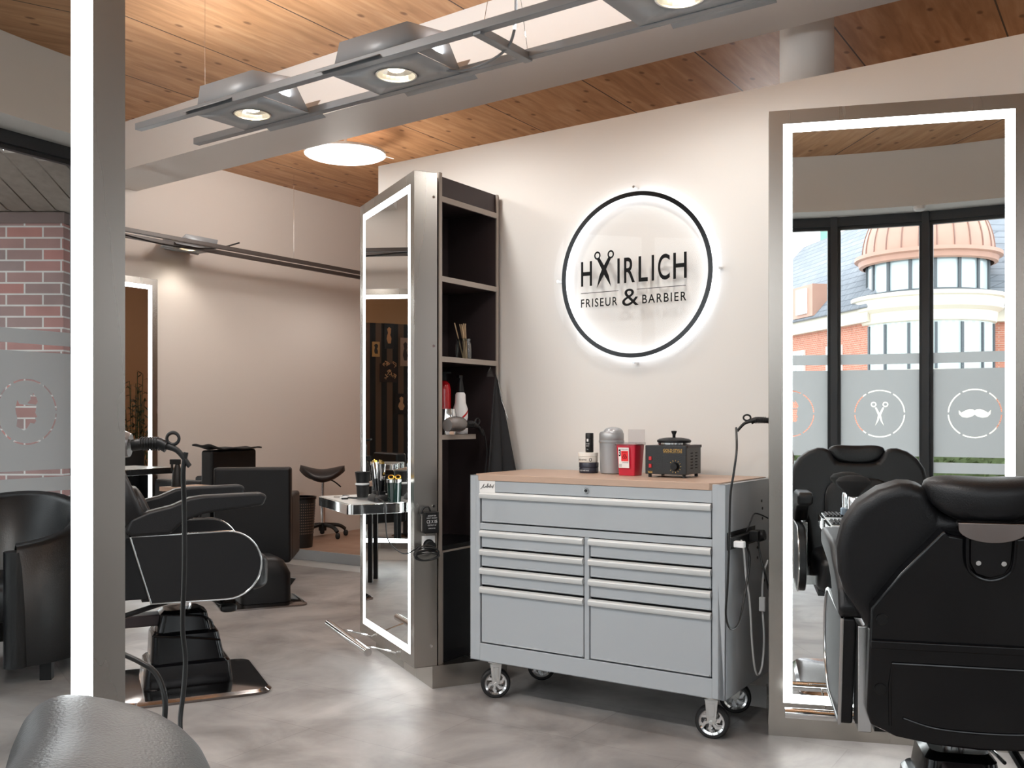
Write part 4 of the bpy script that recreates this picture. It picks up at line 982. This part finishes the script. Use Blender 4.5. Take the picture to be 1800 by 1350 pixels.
# leather foot block on a chrome plate in front of the salon chairs
fb = thing('foot_block', 'dark grey padded foot block on a chrome plate behind the left barber chair', 'foot rest', (-1.64, 6.28, 0), R(25))
MB().loft([(0, 0, 0, .27, .22, .05), (.01, 0, 0, .27, .22, .05), (.02, 0, 0, .24, .19, .05)]).build('base_plate', M_baseplate, fb)
MB().loft([(.022, .02, 0, .16, .15, .05), (.20, .02, 0, .16, .15, .06), (.28, .0, 0, .14, .14, .06), (.31, -.02, 0, .10, .10, .06)]).build('cushion', M_leather, fb, sharp=60)
# perforated waste bin and saddle stool on the platform
wb_ = thing('waste_bin', 'black perforated waste bin standing between the square chair and the saddle stool', 'bin', tuple(gpx(532, 952, .0)), 0)
wb_.location = (-1.66, 7.72, 0); wb_.location = tuple(vpx(528, 950, 8.05)); wb_.location.z = .1285
M_perf = pm('perforated_black', '#141414', .4)
bb = MB(); n = 40
bb.lathe([(.0, 0), (.098, 0), (.10, .01), (.125, .40), (.125, .405)], n=n, cap=False)
bb.build('bin_body', M_perf, wb_)
holes = MB()
for j in range(12):
    for i in range(44):
        a = 2 * math.pi * i / 44; z = .12 + j * .022; r = .1005 + .0245 * (z / .4) + .0012
        holes.box(-.004, .004, -.0005, .0005, -.005, .005, Matrix.Rotation(a, 4, 'Z') @ Matrix.Translation((0, -r, z)))
ho = holes.build('perforations', pm('bin_hole', '#6B5A50', .6), wb_)
MB().lathe([(.122, .40), (.132, .40), (.133, .42), (.122, .42), (.122, .40)], n=40).build('rim', M_gloss, wb_)
ss = thing('saddle_stool', 'black saddle stool on five castors standing on the brown platform', 'stool', tuple(gpx(567, 944, .128)), R(20))
M_sad = pm('saddle_leather', '#1E191A', .35)
sd = MB()
def sadf(u, v):
    a = 2 * math.pi * u; rr = v; x = .20 * rr * math.cos(a); y = .17 * rr * math.sin(a) * (1 - .25 * math.cos(a))
    return (x, y, .59 + .055 * (x / .2) ** 2 * (.9 if x > 0 else 1.1) - .05 * (y / .17) ** 2 - .02 * rr ** 4)
sd.grid(sadf, 36, 10); sd.build('saddle_seat', M_sad, ss, solid=.045, sharp=70)
MB().cyl((0, 0, .50), (0, 0, .565), .045, .055).build('seat_plate', M_black, ss)
MB().cyl((0, 0, .33), (0, 0, .52), .014).build('gas_lift', M_chrome, ss); MB().cyl((0, 0, .10), (0, 0, .35), .024).build('lift_sleeve', M_chrome, ss)
MB().tube([(.03, .0, .53), (.10, -.02, .50), (.16, -.03, .45)], .006).build('lever', M_black, ss)
MB().cyl((0, 0, .06), (0, 0, .13), .035).build('hub', M_black, ss)
for i in range(5):
    a = R(72 * i + 10); c_, s_ = math.cos(a), math.sin(a)
    MB().tube([(0, 0, .115), (.15 * c_, .15 * s_, .10), (.215 * c_, .215 * s_, .062)], .018, flat=.8).build('leg', M_black, ss)
    MB().sell((.22 * c_, .22 * s_, .027), (.022, .022, .027), .8, n=16, m=10).build('castor', M_rubber, ss)
# tub armchair seen only in the near mirror
M3 = reflect_matrix((-.62, 1.55, 0), (-.7071, .7071, 0)); M1 = reflect_matrix(s1o, (math.sin(R(13.5)), math.cos(R(13.5)), 0))
tb = M3 @ Vector((-2.40, 4.62, 0))
ta = thing('tub_armchair', 'black leather tub armchair by the window, seen in the nearest mirror', 'armchair', tuple(tb), R(168))
def tub(rin, rout, z0, z1, a0, a1, n=36):
    m = MB(); vs = []
    prof = [(rin, z0), (rin, z1 - .03), ((rin + rout) / 2, z1), (rout, z1 - .03), (rout - .02, z0), (rin, z0)]
    m.lathe(prof, n=n, a0=a0, a1=a1, cap=False)
    m.v = [(x, y, z if z < .3 else z - .20 * (1 + x / math.hypot(x, y)) / 2) for x, y, z in m.v]; return m
tub(.27, .37, .08, .83, 20, 340).build('tub_shell', M_leather2, ta, sharp=70)
for a in (20, 340): MB().cyl((.32 * math.cos(R(a)), .32 * math.sin(R(a)), .08), (.32 * math.cos(R(a)), .32 * math.sin(R(a)), .60), .05).build('arm_front', M_leather2, ta)
MB().sell((.03, 0, .36), (.28, .27, .10), .5).build('seat_cushion', M_leather2, ta)
for (x, y) in ((.22, .22), (.22, -.22), (-.24, .2), (-.24, -.2)): MB().box(x - .025, x + .025, y - .025, y + .025, 0, .09).build('leg', M_black, ta)
# ================================================================ THINGS ON THE SHELVES OF THE MIRRORS
def mpt(o_, a_, x, y, z): return Matrix.Translation((o_[0], o_[1], 0)) @ Matrix.Rotation(a_, 4, 'Z') @ Vector((x, y, z))
Z2 = .8225
def on2(x, y): return mpt(s2o, A2, x, y, Z2)
cup = thing('brush_cup', 'black waisted cup with a white band at the left on the steel shelf', 'cup', on2(.36, -.095))
MB().lathe([(0, 0), (.026, 0), (.028, .012), (.030, .05), (.033, .058)], n=28).build('cup_base', M_black, cup)
MB().lathe([(.033, .058), (.035, .060), (.035, .066), (.031, .068)], n=28).build('white_band', M_wplast, cup)
MB().lathe([(.030, .068), (.033, .095), (.037, .12), (.035, .122), (.0, .10)], n=28, cap=False).build('cup_top', M_black, cup)
def clipper(name, label, loc_, rz, lean, group='clippers in the charging stand', gold=False):
    t = thing(name, label, 'hair clipper', loc_, rz, group)
    Mx = Matrix.Rotation(R(lean), 4, 'Y')
    bdy = MB(); bdy.loft([(0.02, 0, 0, .016, .013, .01), (.06, 0, 0, .019, .015, .012), (.11, 0, 0, .021, .016, .012), (.135, 0, 0, .019, .013, .009), (.15, 0, 0, .022, .010, .006)], M=Mx); bdy.build('body', M_gloss, t, sharp=60)
    fp = MB(); fp.loft([(.075, .012, 0, .008, .012, .006), (.11, .017, 0, .007, .013, .006), (.150, .018, 0, .006, .014, .005)], M=Mx); fp.build('face_plate', M_chrome, t)
    bl = MB(); bl.box(-.022, .024, -.006, .006, .15, .160, Mx)
    for i in range(9): bl.box(-.022 + .005 * i, -.0195 + .005 * i, -.006, -.002, .16, .166, Mx)
    bl.build('blade', pm('gold_blade', '#C9A24C', .2, 1), t)
    return t
stn = thing('charging_stand', 'black charging stand holding the clippers on the steel shelf', 'charging stand', on2(.59, -.085), A2)
MB().loft([(0, 0, 0, .065, .042, .02), (.018, 0, 0, .062, .040, .02), (.03, 0, 0, .05, .03, .02)]).build('stand_base', M_black, stn)
for x in (-.035, .02): MB().loft([(.028, x, 0, .02, .017, .008), (.045, x, 0, .023, .019, .01)]).build('cradle', M_black, stn)
clipper('hair_clipper', 'black and chrome hair clipper leaning in the charging stand', on2(.555, -.085) + Vector((0, 0, .022)), A2, -16)
clipper('hair_clipper', 'upright black hair clipper in the middle of the charging stand', on2(.61, -.085) + Vector((0, 0, .022)), A2, 4)
tr = thing('glass_tumbler', 'dark green tumbler with a silver rim holding gold scissors', 'tumbler', on2(.685, -.046))
MB().lathe([(0, 0), (.030, 0), (.033, .085), (.033, .088)], n=28, cap=False).build('tumbler_body', pm('dark_green_glass', '#122420', .1, coat=.5), tr)
MB().lathe([(.0335, .088), (.035, .089), (.035, .103), (.033, .104)], n=28, cap=False).build('rim', M_chrome, tr)
M_goldm = pm('gold_metal', '#C8A045', .2, 1)
for i, (x, y) in enumerate(((-.014, 0), (.016, .004))):
    g = MB(); g.tube([(x + .012 * math.cos(R(a)), y + .004 * math.sin(R(a)), .112 + .008 * math.sin(R(a))) for a in range(0, 360, 30)], .0035, n=6, closed=True, sm=1)
    g.cyl((x, y, .02), (x, y, .106), .003, n=8)
    sx = g.build('scissor_handle', M_goldm); sx.location = tr.location
    tag(sx, ('left' if i == 0 else 'right') + ' one of two gold scissor handles standing in the dark tumbler', 'scissors', 'gold scissors in the tumbler')
for i in range(6):
    x = .30 + .045 * (i % 3) + .01 * i; y = -.10 - .035 * (i // 3) - .01 * (i % 2)
    o = MB().loft([(0, 0, 0, .030 - .003 * i, .011, .005), (.006, 0, 0, .030 - .003 * i, .010, .005)]).build('clipper_guard', [M_black, M_wplast, M_black, M_edge, M_wplast, M_black][i])
    if y < -.25 + .012: y = -.23
    q = on2(x, y - .06); o.location = q; o.rotation_euler = (0, 0, A2 + .3 * i)
    tag(o, 'small %s plastic clipper guard lying on the steel shelf, %s' % (['black', 'white', 'black', 'beige', 'white', 'black'][i], ['at its outer corner', 'beside the outer corner', 'in front of the cup', 'between cup and stand', 'nearest the stand', 'against the stand'][i]), 'clipper guard', 'clipper guards on the steel shelf')
cbl = cord([tuple(mpt(s2o, A2, *q)) for q in ((.63, -.115, .838), (.69, -.105, .832), (.724, -.10, .815), (.727, -.10, .75), (.73, -.09, .66), (.76, -.05, .61), (.80, -.02, .605), (.835, .02, .64))], .0028, M_bcord, 'x')
adopt(cbl, stn)
ad = thing('power_adapter', 'black plug-in adapter with white print on the side of the angled mirror', 'adapter', tuple(mpt(s2o, A2, .8295, .065, .74)), A2)
MB().box(0, .04, -.033, .033, -.045, .05).build('adapter_body', M_black, ad, bevel=.005)
MB().tube([(.02, .0, .05), (.02, -.01, .07), (.015, -.03, .065), (.01, -.04, .04)], .004).build('lead', M_rubber, ad)
Mx90 = Matrix.Translation((.0408, 0, 0)) @ Matrix.Rotation(R(90), 4, 'Z')
letters('lettering', [('ADAPTER', -.02, .02, .030, .035, 0), ('INPUT 100-240V', -.024, .024, .020, .025, 0), ('CE X 05', -.024, .024, .000, .014, 0), ('OUTPUT 5V', -.02, .02, -.012, -.006, 0), ('MADE IN PRC', -.016, .016, -.025, -.020, 0)], M_whiteink, ad, M=Mx90)
bu = thing('cable_bundle', 'tangled bundle of black cable on the lower socket of the angled mirror', 'cable', tuple(mpt(s2o, A2, .86, .05, .615)), A2)
MB().cyl((-.03, .015, .02), (.0, .015, .02), .024, n=24).build('plug', M_black, bu)
for k in range(5):
    MB().tube([(.012 + .008 * math.sin(k * 2 + a), -.01 + (.055 + .006 * math.sin(k * 3)) * math.cos(R(a * 30)), -.02 + (.016 + .004 * k) * math.sin(R(a * 30)) + .004 * k) for a in range(12)], .0032, n=6, closed=True, sm=3).build('cable_loop', M_rubber, bu)
# right mirror's shelf
def on1(x, y): return mpt(s1o, A1, x, y, .8325)
mt = thing('rubber_mat', 'small black ribbed mat on the shelf of the wide mirror', 'mat', on1(.30, -.125), A1)
MB().box(-.095, .12, -.075, .06, 0, .003).build('mat_base', M_black, mt)
rb = MB()
for i in range(16): rb.box(-.09 + i * .013, -.083 + i * .013, -.07, .055, .003, .008)
rb.build('ribs', M_rubber, mt)
dbr = thing('neck_brush', 'black fan shaped neck brush standing in a clear spray bottle on the right shelf', 'brush', on1(.285, -.10))
fanb = MB(); fanb.lathe([(.016, .09), (.03, .105), (.060, .135), (.062, .145), (.05, .158), (.02, .166), (0, .167)], n=32, cap=False); bf = fanb.build('bristles', pm('black_bristle', '#0C0C0C', .8, bump=.5, bscale=400), dbr); bf.scale = (1, .4, 1)
MB().lathe([(0, .02), (.018, .02), (.019, .08), (.016, .09)], n=24).build('ferrule', M_chrome, dbr)
MB().lathe([(0, 0), (.024, 0), (.024, .03), (.019, .035)], n=24, cap=False).build('handle', pm('blue_clear_plastic', '#9FB1C4', .1), dbr)
for i, (x, y, hh) in enumerate(((.60, -.10, .055), (.66, -.06, .045))):
    cm = thing('clipper_comb', ['dark brown clipper comb standing beside the headrest of the right chair', 'pale clipper comb standing just right of the dark brown comb'][i], 'comb', on1(x, y), A1, 'clipper combs on the right shelf')
    mc = [pm('brown_comb', '#3A2A26', .4), M_edge][i]
    b_ = MB().box(-.04, .04, -.012, .012, 0, hh + .02).build('comb_back', mc, cm, bevel=.003)
    tt = MB()
    for j in range(11): tt.prism([(-.039 + j * .0073, hh + .02), (-.034 + j * .0073, hh + .02), (-.034 + j * .0073, hh + .042)], -.01, .01, 'y')
    tt.build('teeth', mc, cm)
# near mirror's shelf: coiled cable
cl = thing('coiled_cable', 'coiled black cable hanging off the corner of the near steel shelf', 'cable', tuple(mpt(s3o, A3, .435, -.14, .80)), A3)
for k in range(5):
    MB().tube([(-.02 + (.045 + .003 * k) * math.cos(R(a * 30)) + .02, .012 * k - .03, (.030 + .002 * k) * math.sin(R(a * 30)) + .005 * k) for a in range(12)], .0055, n=8, closed=True, sm=3).build('cable_loop', M_rubber, cl)
adopt(cord([tuple(mpt(s3o, A3, .43, -.1, .83)), tuple(mpt(s3o, A3, .36, -.06, .8665)), tuple(mpt(s3o, A3, .25, -.03, .868))], .005, M_bcord, 'x'), cl)
# items by the far mirror
bt2 = thing('spray_bottle', 'black trigger spray bottle standing beside the far mirror', 'bottle', tuple(vpx(312, 855, 6.6)))
M_t = MB().box(-.35, .35, -.2, .2, -.03, 0).box(-.33, .33, -.18, .18, -.72, -.03)
fc = thing('side_table', 'low pale table behind the left barber chair', 'table', (bt2.location.x + .05, bt2.location.y + .05, bt2.location.z), R(57))
zt_ = bt2.location.z
MB().box(-.15, .15, -.1, .1, -.03, -.001).build('tabletop', M_top, fc)
for x in (-.13, .13):
    for y in (-.08, .08): MB().box(x - .015, x + .015, y - .015, y + .015, -zt_, -.03).build('leg', M_black, fc)
MB().lathe([(0, 0), (.04, 0), (.04, .02), (.032, .10), (.02, .13), (.014, .15)], n=20).build('bottle_body', M_black, bt2)
MB().box(-.05, .02, -.012, .012, .15, .185).box(-.045, -.03, -.005, .005, .10, .15).build('trigger', M_black, bt2, bevel=.003)
# warm corner behind the white wall: plant, pictures, lamp
pf = thing('potted_bamboo', 'tall dark green leafy plant in a pot, reflected in the far mirror', 'plant', (1.2, 7.62, .128))
M_leaf = pm('leaf', '#27351D', .45, var=.3); M_pot = pm('pot', '#2B2A2A', .5)
MB().lathe([(0, 0), (.15, 0), (.19, .34), (.17, .34), (.16, .30), (0, .30)], n=32, cap=False).build('pot', M_pot, pf)
rnd = random.Random(5); stm = MB(); lf = MB()
for i in range(26):
    a = rnd.uniform(0, 6.28); sp = rnd.uniform(.02, .35); H_ = rnd.uniform(.9, 1.65)
    top = Vector((sp * math.cos(a), sp * math.sin(a), H_)); b0_ = Vector((.06 * math.cos(a), .06 * math.sin(a), .3))
    stm.tube([tuple(b0_), tuple(b0_.lerp(top, .5) + Vector((0, 0, .05))), tuple(top)], .004, n=5, sm=3)
    for j in range(16):
        q = b0_.lerp(top, .25 + .75 * j / 15); aa = rnd.uniform(0, 6.28); el = rnd.uniform(-.6, .7); Lf = rnd.uniform(.08, .14)
        dr = Vector((math.cos(aa) * math.cos(el), math.sin(aa) * math.cos(el), math.sin(el))); sd_ = dr.cross(Vector((0, 0, 1))).normalized() * .014
        lf.add([tuple(q), tuple(q + dr * Lf * .4 + sd_), tuple(q + dr * Lf), tuple(q + dr * Lf * .4 - sd_)], [(0, 1, 2, 3)])
stm.build('stems', M_leaf, pf); lf.build('foliage', M_leaf, pf)
for i, (y, z, w_, h_, cA, cB, nm) in enumerate(((4.60, 2.35, .13, .25, '#B08A55', '#1A1512', 'yellowish picture with a dark figure'), (4.37, 2.58, .17, .42, '#151110', '#C08A5C', 'dark picture with a pale standing figure'), (4.38, 1.96, .30, .31, '#22120E', '#C79A72', 'square picture covered with pale squiggles'), (4.08, 2.32, .17, .48, '#9C8070', '#2A2020', 'tall pinkish picture with a dark sweep'), (4.15, 1.44, .23, .35, '#1A1313', '#B98F6A', 'low picture of pale shapes on black'))):
    pc = thing('picture', nm + ' on the striped wall', 'picture', (4.598, y, z), R(-90), 'pictures on the striped wall')
    MB().box(-w_ / 2, w_ / 2, -.02, 0, -h_ / 2, h_ / 2).build('panel', pm('picture_ground', cA, .5), pc)
    mm = MB(); rr_ = random.Random(i)
    if i == 2:
        for k in range(16):
            x, z2 = rr_.uniform(-.13, .13), rr_.uniform(-.15, .15); mm.tube([(x, -.022, z2), (x + rr_.uniform(-.04, .04), -.022, z2 + .03), (x + rr_.uniform(-.04, .04), -.022, z2 + rr_.uniform(.03, .06)), (x + rr_.uniform(-.05, .05), -.022, z2 + .02)], .005, n=5)
    else:
        mm.prism([(-.02, -h_ * .3), (.03, -h_ * .3), (w_ * .25, -h_ * .1), (w_ * .12, h_ * .05), (.03, h_ * .12), (.035, h_ * .3), (0, h_ * .36), (-.035, h_ * .28), (-.02, h_ * .12), (-w_ * .2, h_ * .02), (-w_ * .25, -h_ * .12)], -.022, -.0202, 'y')
    mm.build('painted_figure', pm('picture_figure', cB, .5), pc)
wl_ = thing('floor_lamp', 'slim floor lamp with a warm shade standing behind the white wall', 'lamp', (.35, 9.3, .128))
MB().lathe([(0, 0), (.14, 0), (.14, .015), (.015, .03)], n=32).build('base', M_black, wl_)
MB().cyl((0, 0, .03), (0, 0, 1.45), .01, n=12).build('pole', M_black, wl_)
MB().lathe([(.16, 1.35), (.11, 1.62)], n=32, cap=False).build('lamp_shade', emis('warm_shade', (1, .55, .25), 3), wl_)
point('warm_lamp_light', (.35, 9.3, 1.6), 16, (1, .50, .22), .1)
point('warm_corner_light', (3.6, 6.2, 2.2), 10, (1, .62, .35), .1)
# smoke detector on the soffit
q = M1 @ vpx(1616, 360, 7.55)
sdt = thing('smoke_detector', 'small round white smoke detector under the soffit, seen in the wide mirror', 'smoke detector', (q.x, q.y, 2.853))
MB().lathe([(0, -.035), (.03, -.035), (.045, -.022), (.048, 0)], n=28).build('housing', M_white, sdt)

# ================================================================ OUTSIDE, SEEN IN THE MIRRORS
gr = MB().box(-60, 70, -90, 60, -.14, -.11).build('ground', pm('paving', '#A9A7A3', .9, var=.1)); struct(gr)
bd = thing('brick_building', 'red brick building with a copper domed bay, seen in the wide mirror', 'building', tuple((M1 @ Vector((17.8, 41.5, 0)))[:2]) + (0,))
BLo = Matrix.Translation(-bd.location) @ M1
M_copper = stripes_mat('copper_sheet', ['#B98F7C', '#B28775', '#BE9684', '#AD8573'], .55, axis=0)
M_copper = pm('copper', '#B7907F', .5, var=.12, vscale=1.5); M_slate = brick_mat('slate', '#7F8690', '#8D939C', '#666C75', sc=4.0)
M_cream2 = pm('cream_cornice', '#D9D2C2', .6); M_bk = brick_mat('orange_brick', '#B9674F', '#C6745A', '#C9B3A0', sc=1.2)
M_pane = pm('sky_glass', '#B9C8CC', .12, spec=1); M_bframe = pm('grey_frame', '#4C5257', .4)
def vb(name, mb, mat, parent=bd, **k):
    mb.v = [tuple(BLo @ Vector(v)) for v in mb.v]; return mb.build(name, mat, parent, **k)
tcn = (17.85, 41.6, 0)
dm = MB(); prof = [(2.62 * math.cos(R(a)) if a < 90 else 0, 8.15 + 2.9 * math.sin(R(a))) for a in range(0, 91, 6)]
dm.lathe(prof, tcn, 48); ctop = vb('copper_dome', dm, M_copper)
sm_ = MB()
for i in range(24):
    a = 2 * math.pi * i / 24; sm_.tube([(tcn[0] + r * 1.005 * math.cos(a), tcn[1] + r * 1.005 * math.sin(a), z) for r, z in prof], .03, n=4, sm=1)
vb('dome_seams', sm_, pm('seam_copper', '#8A6A5E', .5), ctop)
vb('dome_cornice', MB().lathe([(2.6, 7.7), (2.75, 7.75), (2.8, 7.95), (2.95, 8.0), (2.95, 8.15), (2.6, 8.2)], tcn, 48, cap=False), M_copper)
vb('upper_bay', MB().lathe([(2.4, 6.3), (2.4, 7.75)], tcn, 48), M_pane)
bf_ = MB()
for i in range(16):
    a = 2 * math.pi * (i + .3) / 16; x, yv = tcn[0] + 2.42 * math.cos(a), tcn[1] + 2.42 * math.sin(a); bf_.box(-.06, .06, -.06, .06, 6.35, 7.75, Matrix.Translation((x, yv, 0)) @ Matrix.Rotation(a, 4, 'Z'))
bf_.lathe([(2.45, 6.35), (2.5, 6.35), (2.5, 6.5), (2.4, 6.5)], tcn, 48, cap=False); vb('upper_bay_frame', bf_, M_bframe)
vb('bay_cornice', MB().lathe([(2.5, 5.1), (2.7, 5.2), (2.75, 5.6), (2.95, 5.75), (3.0, 6.15), (3.1, 6.2), (3.1, 6.35), (2.4, 6.45)], tcn, 48, cap=False), M_cream2)
M_curt = stripes_mat('curtained_glass', ['#C5D2D0', '#B6C4C3'], .12, axis=0)
vb('lower_bay', MB().lathe([(2.6, .3), (2.6, 5.15)], tcn, 48), M_curt)
bf_ = MB()
for i in range(16):
    a = 2 * math.pi * (i + .3) / 16; x, yv = tcn[0] + 2.62 * math.cos(a), tcn[1] + 2.62 * math.sin(a); bf_.box(-.05, .05, -.05, .05, 3.2, 5.1, Matrix.Translation((x, yv, 0)) @ Matrix.Rotation(a, 4, 'Z'))
vb('lower_bay_frame', bf_, M_bframe)
vb('bay_wall', MB().lathe([(2.68, 0), (2.68, 3.2)], tcn, 48), M_cream2)
E1, E2, R2_, R1_ = Vector((12.6, 56, 0)), Vector((15.3, 41.2, 0)), Vector((20, 44, 0)), Vector((17, 58, 0))
vb('brick_wall', MB().prism([(E1.x, E1.y), (E2.x, E2.y), (R2_.x, R2_.y), (R1_.x, R1_.y)], 0, 5.3), M_bk)
vb('brick_wall', MB().prism([(19.0, 41.4), (34, 40.0), (34, 44), (19, 44)], 0, 5.3), M_bk)
vb('cornice', MB().prism([(E1.x - .25, E1.y), (E2.x - .25, E2.y - .25), (R2_.x, R2_.y), (R1_.x, R1_.y)], 5.3, 5.9), M_cream2)
vb('cornice', MB().prism([(19.0, 41.1), (34.2, 39.7), (34, 44), (19, 44)], 5.3, 5.9), M_cream2)
rf = MB().add([(E1.x - .4, E1.y, 5.9), (E2.x - .4, E2.y - .4, 5.9), (R2_.x - .6, R2_.y, 11.4), (R1_.x + .5, R1_.y, 11.4)], [(0, 1, 2, 3)])
rf.add([(E2.x - .4, E2.y - .4, 5.9), (34, 39.5, 5.9), (34, 45, 11.4), (R2_.x - .6, R2_.y, 11.4)], [(0, 1, 2, 3)])
vb('slate_roof', rf, M_slate, solid=.1)
dn = Vector((E1.x - E2.x, E1.y - E2.y, 0)).normalized(); dq = Vector((-dn.y, dn.x, 0))
if dq.x > 0: dq = -dq
def wallbox(mb, s, z0, z1, w_, dep):
    c_ = E2 + dn * s; a = math.atan2(dn.y, dn.x)
    return mb.box(-w_ / 2, w_ / 2, -dep if True else 0, dep, z0, z1, Matrix.Translation(c_) @ Matrix.Rotation(a, 4, 'Z'))
for s_ in (3.0, 6.5, 10):
    f = vb('window', wallbox(MB(), s_, 2.6, 4.5, 1.3, .12), M_white)
    vb('window_pane', wallbox(MB(), s_ - .28, 2.75, 4.35, .42, .16).add(*(lambda m: (m.v, m.f))(wallbox(MB(), s_ + .28, 2.75, 4.35, .42, .16))), M_pane, f)
dmr = vb('dormer', wallbox(MB(), 5.2, 6.0, 7.5, 2.0, .5), M_copper)
vb('dormer_window', wallbox(MB(), 5.2, 6.15, 7.35, 1.0, .6), M_white, dmr)
vb('dormer_pane', wallbox(MB(), 5.2, 6.25, 7.25, .8, .64), M_pane, dmr)
cr = thing('tower_crane', 'pale lattice crane mast with a green panel beyond the brick building', 'crane', tuple((M1 @ Vector((28.0, 82, 0)))[:2]) + (0,))
for x, y in ((-.6, -.6), (.6, -.6), (-.6, .6), (.6, .6)): MB().box(x - .08, x + .08, y - .08, y + .08, 0, 24).build('mast_leg', M_cream2, cr)
mm = MB()
for k in range(12):
    z = 2 * k; mm.tube([(-.6, -.6, z), (.6, -.6, z + 2)], .05, n=4, sm=1); mm.tube([(-.6, .6, z + 2), (-.6, -.6, z)], .05, n=4, sm=1)
mm.build('lattice', M_cream2, cr); MB().box(-1.9, -.7, -.7, -.6, 15, 20).build('green_panel', pm('green_panel', '#7FB8A0', .6), cr)
hdg = thing('hedge', 'clipped green hedge outside the window front, seen in the wide mirror', 'hedge', tuple((M1 @ Vector((4.6, 13.5, 0)))[:2]) + (-.11,))
hm = MB(); rnd = random.Random(3)
hm.box(-5, 5, -.3, .3, 0, .9)
for i in range(5000):
    q = Vector((rnd.uniform(-5, 5), rnd.choice((-.31, .31)) + rnd.uniform(-.05, .05), rnd.uniform(.1, .98))); n1 = Vector((rnd.uniform(-1, 1), rnd.uniform(-1, 1), rnd.uniform(-1, 1))).normalized(); n2 = n1.orthogonal() * .035
    hm.add([tuple(q), tuple(q + n1 * .04 + n2), tuple(q + n1 * .08), tuple(q + n1 * .04 - n2)], [(0, 1, 2, 3)])
hm.build('hedge_leaves', pm('hedge_green', '#55633C', .6, var=.6, vscale=12), hdg)
# brick pillar and board soffit outside, seen in the near mirror
bpl = M3 @ Vector((-4.2, 6.6, 0))
M_pilbrick = brick_mat('rough_brick', '#9A625B', '#7A6663', '#BDB8B2')
pil = thing('brick_pillar', 'rough red brick pillar outside the window, seen in the nearest mirror', 'pillar', (bpl.x, bpl.y, -.11))
PM = Matrix.Translation(-pil.location) @ M3
m = MB().box(-6.2, -3.06, 6.6, 8.2, -.11, 2.53); m.v = [tuple(PM @ Vector(v)) for v in m.v]; m.build('brickwork', M_pilbrick, pil)
m = MB().box(-6.2, -3.05, 6.59, 8.2, 2.53, 2.605); m.v = [tuple(PM @ Vector(v)) for v in m.v]; m.build('header_course', pm('dark_header', '#6B5B58', .8), pil)
sfb = thing('board_soffit', 'weathered grey timber soffit outside the window, seen in the nearest mirror', 'soffit', (bpl.x, bpl.y, 2.80))
SM = Matrix.Translation(-sfb.location) @ M3
M_board = pm('weathered_board', '#8A8078', .75, var=.3, vscale=6, stretch=(3, 3, 3), bump=.4, bscale=40)
zs = lambda yv: max(2.612, 2.86 - (yv - 5.7) * .30)
for i in range(20):
    x0 = -5.2 + i * .163; y0, y1 = 5.80 + max(0, x0 + 3.2) * .55, 8.6; vs = []
    ym = max(6.54, y0 + .01)
    for yv in (y0, ym, y1):
        for x in (x0, x0 + .152): vs += [(x, yv, zs(yv)), (x, yv, zs(yv) + .025)]
    m = MB().add(vs, [(0, 2, 6, 4), (4, 6, 10, 8), (1, 5, 7, 3), (5, 9, 11, 7), (0, 1, 3, 2), (8, 10, 11, 9), (0, 4, 5, 1), (4, 8, 9, 5), (2, 3, 7, 6), (6, 7, 11, 10)])
    m.v = [tuple(SM @ Vector(v)) for v in m.v]; m.build('board', M_board, sfb)
vs = [(x, yv, zs(yv) + dz) for dz in (.03, .06) for yv in (5.85, 6.54, 8.6) for x in (-5.2, -2.0)]
vs[1] = (-2.0, 6.4, vs[1][2]); vs[7] = (-2.0, 6.4, vs[7][2])
m = MB().add(vs, [(0, 1, 3, 2), (2, 3, 5, 4), (6, 8, 9, 7), (8, 10, 11, 9), (0, 6, 7, 1), (4, 5, 11, 10), (0, 2, 8, 6), (2, 4, 10, 8), (1, 7, 9, 3), (3, 9, 11, 5)])
m.v = [tuple(SM @ Vector(v)) for v in m.v]; m.build('deck', M_blkframe, sfb)
